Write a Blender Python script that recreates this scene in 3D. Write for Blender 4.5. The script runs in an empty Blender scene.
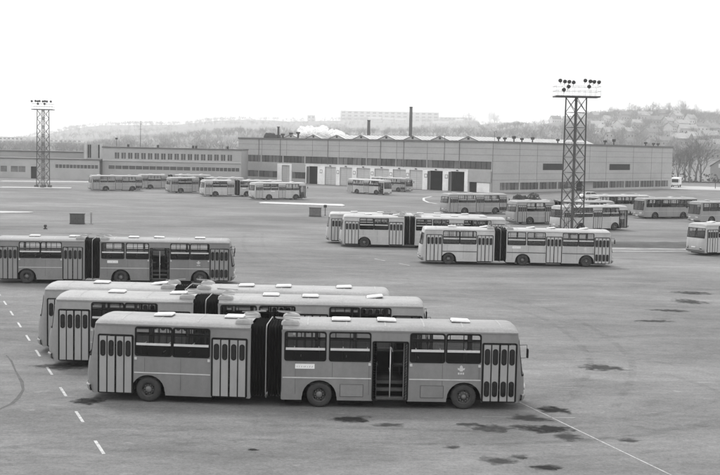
import bpy, math, random
from mathutils import Matrix, Vector
random.seed(7)
sc = bpy.context.scene
COL = sc.collection
R = math.radians

# ------------------------------------------------------------------ camera, sky, sun, exposure
CAM_H, FPX, HZ, ROLL = 9.7, 1160.0, 147.5, math.atan(0.021)
PITCH = math.atan((237.5 - HZ) / FPX * math.cos(ROLL))
cd = bpy.data.cameras.new('camera')
cam = bpy.data.objects.new('camera', cd)
COL.objects.link(cam)
cd.sensor_width = 36.0
cd.lens = 36.0 * FPX / 720.0
cd.clip_start = 0.5
cd.clip_end = 9000
_x = Vector((1, 0, 0)); _u = Vector((0, math.sin(PITCH), math.cos(PITCH))); _w = Vector((0, math.cos(PITCH), -math.sin(PITCH)))
_cx = math.cos(ROLL) * _x + math.sin(ROLL) * _u
_cy = -math.sin(ROLL) * _x + math.cos(ROLL) * _u
cam.matrix_world = Matrix(((_cx.x, _cy.x, -_w.x, 0), (_cx.y, _cy.y, -_w.y, 0), (_cx.z, _cy.z, -_w.z, CAM_H), (0, 0, 0, 1)))
sc.camera = cam

SUN_EL, SUN_AZ = R(52), R(-30)      # azimuth from +Y (behind the yard), to the left
w = bpy.data.worlds.new('World'); sc.world = w; w.use_nodes = True
nt = w.node_tree; nt.nodes.clear()
sky = nt.nodes.new('ShaderNodeTexSky'); sky.sky_type = 'NISHITA'; sky.sun_disc = False
sky.sun_elevation = SUN_EL; sky.sun_rotation = SUN_AZ
sky.dust_density = 6.0; sky.air_density = 1.5
bw = nt.nodes.new('ShaderNodeRGBToBW')
mx = nt.nodes.new('ShaderNodeMix'); mx.data_type = 'FLOAT'
mx.inputs[0].default_value = 0.7     # an even overcast veil over the clear sky
mx.inputs[3].default_value = 8.9
bg = nt.nodes.new('ShaderNodeBackground'); bg.inputs['Strength'].default_value = 0.15
wo = nt.nodes.new('ShaderNodeOutputWorld')
nt.links.new(sky.outputs[0], bw.inputs[0]); nt.links.new(bw.outputs[0], mx.inputs[2])
nt.links.new(mx.outputs[0], bg.inputs[0]); nt.links.new(bg.outputs[0], wo.inputs[0])

sl = bpy.data.lights.new('sun', 'SUN'); sl.energy = 1.5; sl.angle = R(14); sl.color = (1, 1, 1)
so = bpy.data.objects.new('sun', sl); COL.objects.link(so)
_d = Vector((math.sin(SUN_AZ) * math.cos(SUN_EL), math.cos(SUN_AZ) * math.cos(SUN_EL), math.sin(SUN_EL)))
so.rotation_euler = _d.to_track_quat('Z', 'Y').to_euler(); so.location = (0, 0, 80)

vs = sc.view_settings
vs.view_transform = 'Standard'; vs.look = 'None'; vs.exposure = 0.45; vs.gamma = 1.0
try: vs.use_curve_mapping = False
except Exception: pass
sc.cycles.max_bounces = 7; sc.cycles.transparent_max_bounces = 16; sc.cycles.volume_bounces = 1

# ------------------------------------------------------------------ helpers
class MB:
    def __init__(s): s.v = []; s.f = []; s.m = []; s.sm = []
    def quad(s, pts, m=0, smooth=False):
        n = len(s.v); s.v += [tuple(p) for p in pts]; s.f.append(tuple(range(n, n + len(pts)))); s.m.append(m); s.sm.append(smooth)
    def box(s, x0, x1, y0, y1, z0, z1, m=0):
        n = len(s.v)
        s.v += [(x0, y0, z0), (x1, y0, z0), (x1, y1, z0), (x0, y1, z0), (x0, y0, z1), (x1, y0, z1), (x1, y1, z1), (x0, y1, z1)]
        for f in ((3, 2, 1, 0), (4, 5, 6, 7), (0, 1, 5, 4), (1, 2, 6, 5), (2, 3, 7, 6), (3, 0, 4, 7)):
            s.f.append(tuple(n + i for i in f)); s.m.append(m); s.sm.append(False)
    def bbox(s, x0, x1, y0, y1, z0, z1, b=.03, m=0):      # box with chamfered vertical and top edges
        pts = [(x0 + b, y0), (x1 - b, y0), (x1, y0 + b), (x1, y1 - b), (x1 - b, y1), (x0 + b, y1), (x0, y1 - b), (x0, y0 + b)]
        cx, cy = (x0 + x1) / 2, (y0 + y1) / 2
        n = len(s.v)
        for z, k in ((z0, 0), (z1 - b, 0), (z1, b)):
            for x, y in pts:
                s.v.append((x - math.copysign(k, x - cx) if k else x, y - math.copysign(k, y - cy) if k else y, z))
        for r in range(2):
            for i in range(8):
                j = (i + 1) % 8
                s.f.append((n + r * 8 + i, n + r * 8 + j, n + r * 8 + 8 + j, n + r * 8 + 8 + i)); s.m.append(m); s.sm.append(False)
        s.f.append(tuple(n + 16 + i for i in range(8))); s.m.append(m); s.sm.append(False)
        s.f.append(tuple(n + 7 - i for i in range(8))); s.m.append(m); s.sm.append(False)
    def bar(s, a, b, r=.05, r2=None, n=4, m=0, smooth=False):   # tapered bar from a to b
        a = Vector(a); b = Vector(b); d = b - a
        if d.length < 1e-6: return
        d.normalize(); t = Vector((0, 0, 1)) if abs(d.z) < .9 else Vector((1, 0, 0))
        p = d.cross(t).normalized(); q = d.cross(p)
        r2 = r if r2 is None else r2
        k = len(s.v)
        for c, rr in ((a, r), (b, r2)):
            for i in range(n):
                an = 2 * math.pi * (i + .5) / n
                s.v.append(tuple(c + p * math.cos(an) * rr + q * math.sin(an) * rr))
        for i in range(n):
            j = (i + 1) % n
            s.f.append((k + i, k + n + i, k + n + j, k + j)); s.m.append(m); s.sm.append(smooth)
        s.f.append(tuple(k + i for i in range(n))); s.m.append(m); s.sm.append(False)
        s.f.append(tuple(k + n + n - 1 - i for i in range(n))); s.m.append(m); s.sm.append(False)
    def lathe_y(s, prof, n=28, m=0, c=(0, 0, 0)):          # prof: (r, y) revolved about the y axis
        k = len(s.v)
        for i in range(n):
            a = 2 * math.pi * i / n
            for r, y in prof: s.v.append((c[0] + r * math.cos(a), c[1] + y, c[2] + r * math.sin(a)))
        L = len(prof)
        for i in range(n):
            j = (i + 1) % n
            for t in range(L - 1):
                s.f.append((k + i * L + t, k + i * L + t + 1, k + j * L + t + 1, k + j * L + t)); s.m.append(m); s.sm.append(True)
    def grid(s, rows, m=0, smooth=True, skip=None):          # rows of equal-length point lists
        k = len(s.v); L = len(rows[0])
        for r in rows: s.v += [tuple(p) for p in r]
        for i in range(len(rows) - 1):
            for j in range(L - 1):
                if skip and skip(i, j): continue
                s.f.append((k + i * L + j, k + i * L + j + 1, k + (i + 1) * L + j + 1, k + (i + 1) * L + j)); s.m.append(m); s.sm.append(smooth)
    def mesh(s, name, mats):
        me = bpy.data.meshes.new(name)
        me.from_pydata(s.v, [], s.f)
        for x in (mats if isinstance(mats, (list, tuple)) else [mats]): me.materials.append(x)
        me.polygons.foreach_set('material_index', s.m); me.polygons.foreach_set('use_smooth', s.sm)
        me.update(); return me
    def build(s, name, mats, parent=None, mat=None):
        return link(name, s.mesh(name, mats), parent, mat)

def link(name, me, parent=None, mat=None):
    o = bpy.data.objects.new(name, me); COL.objects.link(o)
    if parent is not None: o.parent = parent
    if mat is not None: o.matrix_local = mat
    return o
def tag(o, label, cat, group=None):
    o['label'] = label; o['category'] = cat
    if group: o['group'] = group
    return o
def thing(name, label, cat, loc=(0, 0, 0), rz=0, group=None):
    o = bpy.data.objects.new(name, None); COL.objects.link(o)
    o.empty_display_size = .3; o.location = loc; o.rotation_euler = (0, 0, rz)
    return tag(o, label, cat, group)
def struct(o): o['kind'] = 'structure'; return o
def T(x, y, z): return Matrix.Translation((x, y, z))
def RZ(a): return Matrix.Rotation(a, 4, 'Z')
def RX(a): return Matrix.Rotation(a, 4, 'X')
def RY(a): return Matrix.Rotation(a, 4, 'Y')
CACHE = {}
def cached(key, fn):
    if key not in CACHE: CACHE[key] = fn()
    return CACHE[key]

# ------------------------------------------------------------------ materials
MATS = {}
def mat(name, v, rough=.6, amt=.12, scale=1.5, metal=0, spec=.4, streak=None, bump=0, fine=0):
    if name in MATS: return MATS[name]
    m = bpy.data.materials.new(name); m.use_nodes = True; t = m.node_tree
    b = t.nodes['Principled BSDF']
    b.inputs['Roughness'].default_value = rough; b.inputs['Metallic'].default_value = metal
    b.inputs['Specular IOR Level'].default_value = spec
    if amt:
        tc = t.nodes.new('ShaderNodeTexCoord'); mp = t.nodes.new('ShaderNodeMapping')
        if streak: mp.inputs['Scale'].default_value = streak
        n = t.nodes.new('ShaderNodeTexNoise'); n.inputs['Scale'].default_value = scale; n.inputs['Detail'].default_value = 8
        n.inputs['Roughness'].default_value = .65
        cr = t.nodes.new('ShaderNodeMapRange'); cr.inputs[1].default_value = .3; cr.inputs[2].default_value = .7
        cr.inputs[3].default_value = v * (1 - amt); cr.inputs[4].default_value = v * (1 + amt)
        oi = t.nodes.new('ShaderNodeObjectInfo'); vm = t.nodes.new('ShaderNodeVectorMath'); vm.operation = 'SCALE'; vm.inputs[0].default_value = (37, 23, 11)
        t.links.new(oi.outputs['Random'], vm.inputs['Scale']); t.links.new(vm.outputs[0], mp.inputs['Location'])
        t.links.new(tc.outputs['Object'], mp.inputs[0]); t.links.new(mp.outputs[0], n.inputs[0])
        t.links.new(n.outputs[0], cr.inputs[0]); out = cr.outputs[0]
        if fine:
            n2 = t.nodes.new('ShaderNodeTexNoise'); n2.inputs['Scale'].default_value = scale * 14; n2.inputs['Detail'].default_value = 4
            t.links.new(tc.outputs['Object'], n2.inputs[0])
            mr = t.nodes.new('ShaderNodeMapRange'); mr.inputs[1].default_value = .35; mr.inputs[2].default_value = .65
            mr.inputs[3].default_value = 1 - fine; mr.inputs[4].default_value = 1 + fine
            t.links.new(n2.outputs[0], mr.inputs[0])
            mu = t.nodes.new('ShaderNodeMath'); mu.operation = 'MULTIPLY'
            t.links.new(out, mu.inputs[0]); t.links.new(mr.outputs[0], mu.inputs[1]); out = mu.outputs[0]
        t.links.new(out, b.inputs['Base Color'])
        if bump:
            bp = t.nodes.new('ShaderNodeBump'); bp.inputs['Strength'].default_value = bump; bp.inputs['Distance'].default_value = .03
            t.links.new(n.outputs[0], bp.inputs['Height']); t.links.new(bp.outputs[0], b.inputs['Normal'])
    else:
        b.inputs['Base Color'].default_value = (v, v, v, 1)
    MATS[name] = m; return m
def glass(name, tr, rough=.03):
    m = bpy.data.materials.new(name); m.use_nodes = True; t = m.node_tree; t.nodes.clear()
    o = t.nodes.new('ShaderNodeOutputMaterial'); mi = t.nodes.new('ShaderNodeMixShader')
    a = t.nodes.new('ShaderNodeBsdfTransparent'); a.inputs[0].default_value = (tr, tr, tr, 1)
    g = t.nodes.new('ShaderNodeBsdfGlossy'); g.inputs['Roughness'].default_value = rough; g.inputs[0].default_value = (.9, .9, .9, 1)
    f = t.nodes.new('ShaderNodeLayerWeight'); f.inputs[0].default_value = .5
    pw = t.nodes.new('ShaderNodeMath'); pw.operation = 'POWER'; pw.inputs[1].default_value = 4.0
    mr = t.nodes.new('ShaderNodeMapRange'); mr.inputs[3].default_value = .035; mr.inputs[4].default_value = .9
    t.links.new(f.outputs['Facing'], pw.inputs[0]); t.links.new(pw.outputs[0], mr.inputs[0])
    t.links.new(mr.outputs[0], mi.inputs[0]); t.links.new(a.outputs[0], mi.inputs[1]); t.links.new(g.outputs[0], mi.inputs[2])
    t.links.new(mi.outputs[0], o.inputs[0]); return m

PAINT = [mat('bus_paint_%d' % i, v, .4, .2, .55, streak=(1, 1, .25), fine=.035, bump=.25) for i, v in enumerate((.195, .18, .27, .41))]
ROOFP = [mat('roof_paint_%d' % i, v, .6, .2, .9, streak=(.5, 1.6, 1), fine=.08) for i, v in enumerate((.215, .2, .25, .33))]
DOORP = [mat('door_paint_%d' % i, v, .45, .1, 2.0, streak=(1, 1, .4)) for i, v in enumerate((.29, .225, .32, .42))]
RUBBER = mat('rubber', .009, .8, .2, 4, spec=.15)
BELLOW = mat('bellows_cloth', .006, .95, .35, 3, streak=(1, 1, .4), spec=.06)
DARK = mat('dark_metal', .03, .6, .2, 3)
CHASSIS = mat('chassis_black', .006, .95, .2, 3, spec=.05)
INTER = mat('interior_lino', .022, .7, .2, 2, spec=.15)
SEATM = mat('seat_vinyl', .025, .5, .15, 3)
ALU = mat('aluminium', .55, .35, .1, 4, metal=.3)
TRIM = mat('light_trim', .5, .4, .15, 3)
DTRIM = mat('dark_trim', .035, .5, .1, 3)
WHITE = mat('white_enamel', .72, .45, .06, 3)
HATCH = mat('hatch_plastic', .55, .5, .12, 5)
GREYLUMP = mat('grey_fairing', .27, .6, .2, 3)
TYRE = mat('tyre', .035, .85, .3, 6)
RIM = mat('rim_steel', .045, .55, .25, 8)
HUB = mat('hub_metal', .13, .5, .3, 9)
LAMPG = mat('lamp_glass', .5, .15, .05, 5, spec=.6)
TAILG = mat('tail_lens', .05, .25, .05, 5)
PANE = glass('window_glass', .93)
PANED = glass('dark_window_glass', .16)
SCREEN = glass('windscreen_glass', .6)

# ------------------------------------------------------------------ bus
YW = 1.25
def side_y(z):
    return YW - .035 * max(0, z - 1.7) ** 1.3 if z > 1.7 else YW - .02 * max(0, .8 - z)
ZL = [.28, .62, 1.12, 1.45, 1.78, 2.2, 2.5, 2.82, 2.92]
FEND = [(.28, 2.2), (.5, 2.33), (.85, 2.36), (1.3, 2.33), (1.7, 2.27), (2.2, 2.19), (2.65, 2.11), (2.92, 2.05)]
REND = [(.28, -2.26), (.5, -2.41), (.9, -2.47), (1.4, -2.43), (1.75, -2.36), (2.2, -2.28), (2.65, -2.2), (2.92, -2.13)]
def lerp_tab(tab, z):
    if z <= tab[0][0]: return tab[0][1]
    for (a, b), (c, d) in zip(tab, tab[1:]):
        if z <= c: return b + (d - b) * (z - a) / (c - a)
    return tab[-1][1]
def side_panel(mb, sgn, x0, x1, holes, axles, m=0):
    """side wall with rectangular holes (xa, xb, za, zb) and round wheel arches"""
    xs = {x0, x1}
    for h in holes: xs |= {h[0], h[1]}
    AR = .66
    for a in axles:
        for k in range(13): xs.add(a + AR * math.cos(math.pi * k / 12))
    xs = sorted(x for x in xs if x0 - 1e-6 <= x <= x1 + 1e-6)
    def bot(x):
        for a in axles:
            if abs(x - a) < AR: return max(.28, .42 + math.sqrt(max(0, AR * AR - (x - a) ** 2)) * .96)
        return .28
    for xa, xb in zip(xs, xs[1:]):
        if xb - xa < 1e-5: continue
        xm = (xa + xb) / 2
        cuts = sorted((h[2], h[3]) for h in holes if h[0] - 1e-6 < xm < h[1] + 1e-6)
        ivs = []; z = None
        lo = None
        for c in cuts:
            ivs.append((lo, c[0])); lo = c[1]
        ivs.append((lo, 2.92))
        for za, zb in ivs:
            la = bot(xa) if za is None else za; lb = bot(xb) if za is None else za
            if zb <= min(la, lb): continue
            lv = [None] + [q for q in ZL if max(la, lb) + .01 < q < zb - .01] + [zb]
            for p, q in zip(lv, lv[1:]):
                pa = la if p is None else p; pb = lb if p is None else p
                P = [(xa, sgn * side_y(pa), pa), (xb, sgn * side_y(pb), pb), (xb, sgn * side_y(q), q), (xa, sgn * side_y(q), q)]
                mb.quad(P if sgn < 0 else P[::-1], m, False)
    # arch lip
    for a in axles:
        for k in range(12):
            t0, t1 = math.pi * k / 12, math.pi * (k + 1) / 12
            def pt(t, r, y): return (a + r * math.cos(t), y, .42 + r * math.sin(t) * .96)
            ya, yb = sgn * (YW + .006), sgn * (YW - .35)
            mb.quad([pt(t0, AR + .03, ya), pt(t1, AR + .03, ya), pt(t1, AR - .02, ya), pt(t0, AR - .02, ya)], m)
            mb.quad([pt(t0, AR - .02, ya), pt(t1, AR - .02, ya), pt(t1, AR - .02, yb), pt(t0, AR - .02, yb)], 1)
US = []
for k in range(7): US.append((-1, k / 6))       # right corner arc then flat then left arc
def end_pts(z, tab, xs, off, inset=0):
    """outline of a rounded end at height z, from the right side to the left side"""
    xe = lerp_tab(tab, z) + off; yw = side_y(z) - inset; s = 1 if xe > xs else -1
    xe -= s * inset
    P = []
    yc = .86
    for k in range(8):
        t = math.pi / 2 * k / 7
        P.append((xs + (xe - s * .05 - xs) * math.sin(t), -(yc + (yw - yc) * math.cos(t)), z))
    for y in (-.43, 0, .43): P.append((xe - s * .05 * (y / .86) ** 2, y, z))
    for k in range(7, -1, -1):
        t = math.pi / 2 * k / 7
        P.append((xs + (xe - s * .05 - xs) * math.sin(t), yc + (yw - yc) * math.cos(t), z))
    return P
EZ = [.28, .5, .7, .95, 1.3, 1.42, 1.7, 2.0, 2.3, 2.62, 2.78, 2.92]
def end_wall(mb, tab, xs, off, zr):
    rows = [end_pts(z, tab, xs, off) for z in EZ]
    mb.grid(rows, 0, True, skip=lambda i, j: zr[0] - 1e-6 <= EZ[i] and EZ[i + 1] <= zr[1] + 1e-6 and 3 <= j <= 14)
def end_glass(tab, xs, off, zr):
    mb = MB()
    rows = [end_pts(z, tab, xs, off, .02)[3:16] for z in EZ if zr[0] - 1e-6 <= z <= zr[1] + 1e-6]
    mb.grid(rows, 0, True)
    # rubber frame and centre bar
    for r in (rows[0], rows[-1]):
        for a, b in zip(r, r[1:]): mb.bar(a, b, .035, m=1)
    for j in (0, 6, 12):
        for a, b in zip(rows, rows[1:]): mb.bar(a[j], b[j], .035 if j != 6 else .022, m=1)
    return mb
def roof_mesh(xa, xb, ends, mats):
    """ends: (kind, xs, tab, off) or None for flat; arched roof from xa to xb"""
    mb = MB()
    ny = 18
    ys = [-1 + 2 * i / ny for i in range(ny + 1)]
    ys = [math.copysign(abs(y) ** .8, y) for y in ys]
    yw = side_y(2.92) + .012
    nx = 40
    def xe(side, y):
        e = ends[side]
        if e is None: return (xa, xb)[side]
        xs, tab, off = e
        x_end = lerp_tab(tab, 2.92) + off; s = 1 if side else -1
        ya = abs(y) * yw
        x_end += s * .012
        if ya <= .86: return x_end - s * .05 * (ya / .86) ** 2
        c = (ya - .86) / (yw - .86); c = min(1, c)
        return xs + (x_end - s * .05 - xs) * math.sqrt(max(0, 1 - c * c))
    us = [(1 - math.cos(math.pi * i / nx)) / 2 for i in range(nx + 1)]
    rows = []
    for u in us:
        row = []
        for y in ys:
            a, b = xe(0, y), xe(1, y); x = a + (b - a) * u
            h = .225 * max(0, 1 - abs(y) ** 3.4) ** .6
            da = (x - a) if ends[0] else 9; db = (b - x) if ends[1] else 9
            k = max(0, min(da, db, .3) / .3)
            h *= (1 - (1 - k) ** 2.2) ** .6 if k < 1 else 1
            row.append((x, y * yw, 2.915 + h))
        rows.append(row)
    mb.grid(rows, 0, True)
    # rain gutter along both sides
    L = (xa if ends[0] is None else ends[0][0]), (xb if ends[1] is None else ends[1][0])
    for s in (-1, 1):
        y0, y1 = sorted((s * (yw - .01), s * (yw + .025)))
        mb.box(L[0], L[1], y0, y1, 2.885, 2.935)
    # cross seams
    x = L[0] + .9
    while x < L[1] - .4:
        for i in range(2, ny - 2):
            a, b = ys[i], ys[i + 1]
            za, zb = (2.915 + .225 * max(0, 1 - abs(q) ** 3.4) ** .6 for q in (a, b))
            mb.quad([(x, a * yw, za + .008), (x + .05, a * yw, za + .008), (x + .05, b * yw, zb + .008), (x, b * yw, zb + .008)], 1)
        x += 1.45
    return mb.mesh('roof', mats)

def rrect(x0, x1, z0, z1, r, n=4):
    P = []
    for cx, cz, a0 in ((x1 - r, z1 - r, 0), (x0 + r, z1 - r, 90), (x0 + r, z0 + r, 180), (x1 - r, z0 + r, 270)):
        for k in range(n + 1):
            a = R(a0 + 90 * k / n); P.append((cx + r * math.cos(a), cz + r * math.sin(a)))
    return P
def ring(mb, outer, inner, y0, y1, m=0, sgn=-1):
    n = len(outer)
    for i in range(n):
        j = (i + 1) % n
        o0, o1, i0, i1 = outer[i], outer[j], inner[i], inner[j]
        mb.quad([(o0[0], y0, o0[1]), (o1[0], y0, o1[1]), (i1[0], y0, i1[1]), (i0[0], y0, i0[1])], m)
        mb.quad([(o0[0], y0, o0[1]), (o1[0], y0, o1[1]), (o1[0], y1, o1[1]), (o0[0], y1, o0[1])], m)
        mb.quad([(i0[0], y0, i0[1]), (i1[0], y0, i1[1]), (i1[0], y1, i1[1]), (i0[0], y1, i0[1])], m)
WZ0, WZ1 = 1.78, 2.82
WBAR = 2.20
# window meshes, origin at the lower middle of the opening on the wall plane; outward is -y
def window_frame_mesh(wd, light):
    mb = MB(); h = WZ1 - WZ0; b = WBAR - WZ0
    ring(mb, rrect(-wd / 2 - .035, wd / 2 + .035, -.035, h + .035, .10), rrect(-wd / 2 + .02, wd / 2 - .02, .02, h - .02, .09), -.018, .05)
    mb.box(-wd / 2 + .015, wd / 2 - .015, -.012, .03, b - .045, b + .04, 1 if light else 0)
    mb.box(-.016, .016, -.006, .03, b + .034, h - .015, 0)
    mb.box(-wd / 2 + .015, wd / 2 - .015, -.004, .02, h - .30, h - .275, 0)
    return mb.mesh('window_frame', [RUBBER, ALU])
def flat_mesh(w2, z0, z1, m):
    mb = MB(); mb.quad([(-w2, .02, z0), (w2, .02, z0), (w2, .02, z1), (-w2, .02, z1)]); return mb.mesh('pane', m)
def add_window(root, M, sgn, xc, wd, sec, light=True):
    ang = math.atan((side_y(WZ0) - side_y(WZ1)) / (WZ1 - WZ0))
    base = T(xc, sgn * side_y(WZ0), WZ0) @ (RZ(math.pi) if sgn > 0 else Matrix()) @ RX(-ang)
    fr = link('window', cached(('wf', wd, light), lambda: window_frame_mesh(wd, light)), root, M @ base)
    b = WBAR - WZ0
    link('pane', cached(('pu', wd), lambda: flat_mesh(wd / 2 - .015, b, WZ1 - WZ0 - .015, PANE)), fr)
    link('pane', cached(('pl', wd), lambda: flat_mesh(wd / 2 - .015, .015, b, PANED)), fr)
# doors: opening width DW, z .3 .. 2.5
DZ0, DZ1 = .31, 2.5
def stadium(x0, x1, z0, z1): return rrect(x0, x1, z0, z1, (x1 - x0) / 2 - .001, 5)
def leaf_mesh(wd, lower, pv):
    mb = MB(); h = DZ1 - DZ0
    mb.box(0, wd, -.02, .02, .03, h - .04)
    def slot(z0, z1):
        o = stadium(wd / 2 - .10, wd / 2 + .10, z0 - .025, z1 + .025); i = stadium(wd / 2 - .075, wd / 2 + .075, z0, z1)
        ring(mb, o, i, -.032, -.02, 1)
        n = len(i); k = len(mb.v)
        mb.v += [(p[0], -.026, p[1]) for p in i]; mb.f.append(tuple(range(k, k + n))); mb.m.append(2); mb.sm.append(False)
    slot(1.42, 1.98)
    if lower: slot(.22, .76)
    mb.box(.0, .022, -.028, .028, 0.02, h - .03, 1)
    mb.box(wd - .022, wd, -.028, .028, 0.02, h - .03, 1)
    return mb.mesh('door_leaf', [DOORP[pv], RUBBER, DOORGLASS])
def glossy_dark():
    m = mat('door_glass', .012, .12, 0, spec=.5); return m
DOORGLASS = glossy_dark()
def door_frame_mesh(wd):
    mb = MB(); h = DZ1 - DZ0
    ring(mb, rrect(-wd / 2 - .03, wd / 2 + .03, -.01, h + .035, .07), rrect(-wd / 2 + .02, wd / 2 - .02, .02, h - .015, .05), -.02, .06)
    return mb.mesh('door_frame', RUBBER)
def steps_mesh(wd):
    mb = MB()
    for k, (y, z) in enumerate(((.08, .09), (.38, .36), (.68, .58))):
        mb.box(-wd / 2 + .03, wd / 2 - .03, y - .03, y + .32, z - .08, z)
        for q in range(5): mb.box(-wd / 2 + .08, wd / 2 - .08, y + .02 + q * .055, y + .04 + q * .055, z + .001, z + .006, 1 if q == 0 else 0)
    return mb.mesh('steps', [mat('step_plate', .07, .7, .3, 6, spec=.2), mat('step_edge', .2, .6, .2, 6)])
def rail_mesh():
    mb = MB(); mb.bar((0, .1, .1), (0, .1, 2.0), .02, n=6, smooth=True); mb.bar((0, .1, 1.05), (0, .9, 1.05), .018, n=6, smooth=True)
    return mb.mesh('handrail', ALU)
def add_door(root, M, xc, wd, lower, opened, pv):
    base = M @ T(xc, -side_y(1.4) - .002, DZ0)
    d = link('door', cached(('df', wd), lambda: door_frame_mesh(wd)), root, base)
    lw = (wd - .05) / 4
    me = cached(('leaf', lw, lower, pv), lambda: leaf_mesh(lw, lower, pv))
    if not opened:
        for k in range(4): link('door_leaf', me, d, T(-wd / 2 + .025 + k * lw + (.012 if k > 1 else -.012), 0, 0))
    else:
        for k in range(2):
            link('door_leaf', me, d, T(-wd / 2 + .05 + k * .05, .02, 0) @ RZ(R(84)))
            link('door_leaf', me, d, T(wd / 2 - .05 - k * .05, .02, 0) @ RZ(R(96)))
        link('handrail', cached('rail', rail_mesh), d)
    link('steps', cached(('steps', wd), lambda: steps_mesh(wd)), d)
def wheel_mesh():
    mb = MB()
    mb.lathe_y([(.27, -.14), (.36, -.155), (.43, -.14), (.465, -.10), (.475, -.05), (.475, .05), (.465, .10), (.43, .14), (.27, .14)], 32)
    for k in range(0, 32):
        a = 2 * math.pi * k / 32
        mb.bar((.474 * math.cos(a), -.10, .474 * math.sin(a)), (.474 * math.cos(a), .10, .474 * math.sin(a)), .007, m=0)
    return mb.mesh('wheel', TYRE)
def rim_mesh(deep):
    mb = MB()
    if deep:
        mb.lathe_y([(.285, -.13), (.25, -.125), (.235, -.02), (.15, .0), (.13, -.06), (.10, -.12), (.0, -.125)], 28)
        mb.lathe_y([(.125, -.075), (.105, -.128), (0, -.132)], 16, 1)
    else:
        mb.lathe_y([(.285, -.13), (.25, -.125), (.235, -.06), (.17, -.10), (.10, -.115), (.09, -.17), (0, -.175)], 28)
        mb.lathe_y([(.095, -.13), (.085, -.178), (0, -.182)], 16, 1)
    for k in range(10):
        a = 2 * math.pi * k / 10; r = .165
        y = -.03 if deep else -.10
        mb.bar((r * math.cos(a), y, r * math.sin(a)), (r * math.cos(a), y - .045, r * math.sin(a)), .022, n=6, m=1)
    for k in range(5):
        a = 2 * math.pi * (k + .5) / 5; r = .215
        mb.bar((r * math.cos(a), -.02, r * math.sin(a)), (r * math.cos(a), -.085, r * math.sin(a)), .03, n=6, m=2)
    return mb.mesh('rim', [RIM, HUB, CHASSIS])
def add_axle(root, M, x, deep):
    for s in (-1, 1):
        wh = link('wheel', cached('wheel', wheel_mesh), root, M @ T(x, s * 1.07, .475) @ (RZ(math.pi) if s > 0 else Matrix()) @ RY(random.uniform(0, 6)))
        link('rim', cached(('rim', deep), lambda: rim_mesh(deep)), wh)
def bellows_half(sgn):
    """from x=0 (mid hoop) towards sgn*0.56, folded"""
    mb = MB(); rows = []
    n = 11
    for i in range(n):
        x = sgn * .56 * i / (n - 1)
        o = (.05 if i % 2 else -.055)
        yw, zt, zb = 1.2 + o, 2.98 + o, .36 - o * .6
        P = []
        for p in rrect(-yw, yw, zb, zt, .28, 5): P.append((x, p[0], p[1]))
        P.append(P[0]); rows.append(P)
    mb.grid(rows, 0, False)
    return mb.mesh('bellows', BELLOW)
def hoop_mesh():
    mb = MB(); o = rrect(-1.27, 1.27, .3, 3.05, .3, 5); n = len(o)
    for i in range(n):
        a, b = o[i], o[(i + 1) % n]; mb.bar((0, a[0], a[1]), (0, b[0], b[1]), .022)
    return mb.mesh('hoop', mat('hoop_metal', .22, .5, .2, 4))
def fairing_mesh():
    mb = MB()
    rows = []
    for i in range(9):
        t = math.pi * i / 8; z = .17 * max(0, math.sin(t)) ** .6
        rows.append([(-.3 * math.cos(t) * (1 - .12 * abs(math.cos(u))), .22 * math.cos(u) , z * (math.sin(u) ** .5 if math.sin(u) > 0 else 0)) for u in [math.pi * k / 8 for k in range(9)]])
    mb.grid(rows, 0, True)
    mb.bar((-.32, -.1, .16), (.5, -.1, .2), .018); mb.bar((-.1, .12, .14), (.45, .12, .2), .018)
    return mb.mesh('bellows_fairing', [GREYLUMP])
def hatch_mesh():
    mb = MB(); mb.bbox(-.36, .36, -.33, .33, .02, .08, .03); mb.box(-.33, .33, -.3, .3, -.02, .02, 1); mb.box(-.3, .3, -.27, .27, .0805, .088)
    for y in (-.2, .2): mb.bar((-.38, y, .03), (-.34, y, .06), .02, m=1)
    return mb.mesh('roof_hatch', [HATCH, DARK])
def seat_mesh():
    mb = MB(); mb.bbox(-.2, .2, -.2, .2, .38, .45, .03); mb.bbox(-.24, -.18, -.2, .2, .45, .95, .025)
    mb.bar((-.2, -.15, 0), (-.2, -.15, .4), .02); mb.bar((.1, .15, 0), (.1, .15, .4), .02)
    mb.bar((-.21, -.18, .97), (-.21, .18, .97), .018, m=1)
    return mb.mesh('seat', [SEATM, ALU])
def mirror_mesh():
    mb = MB(); mb.bar((0, 0, 0), (.28, -.22, .05), .014); mb.bar((.28, -.22, .05), (.30, -.25, -.45), .012); mb.bar((0, 0, -.5), (.3, -.25, -.42), .01)
    mb.bbox(.27, .33, -.36, -.16, -.42, -.08, .02, 1)
    return mb.mesh('mirror', [DARK, RUBBER])
def headlamp_mesh():
    mb = MB()
    for y in (-.13, .13):
        mb.v_start = len(mb.v)
        for r0, x0, r1, x1, m in ((.115, 0, .115, .045, 1), (.115, .045, .09, .055, 1), (.09, .055, .05, .075, 0), (.05, .075, 0.001, .08, 0)):
            for k in range(14):
                a, b = 2 * math.pi * k / 14, 2 * math.pi * (k + 1) / 14
                mb.quad([(x0, y + r0 * math.cos(a), r0 * math.sin(a)), (x0, y + r0 * math.cos(b), r0 * math.sin(b)), (x1, y + r1 * math.cos(b), r1 * math.sin(b)), (x1, y + r1 * math.cos(a), r1 * math.sin(a))], m, True)
    return mb.mesh('headlight', [LAMPG, ALU])
def taillamp_mesh():
    mb = MB(); mb.bbox(-.02, .05, -.14, .14, -.16, .16, .02, 0); mb.box(.05, .056, -.11, .11, -.13, -.02, 1); mb.box(.05, .056, -.11, .11, .0, .13, 2)
    return mb.mesh('tail_light', [DARK, TAILG, LAMPG])
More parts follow.
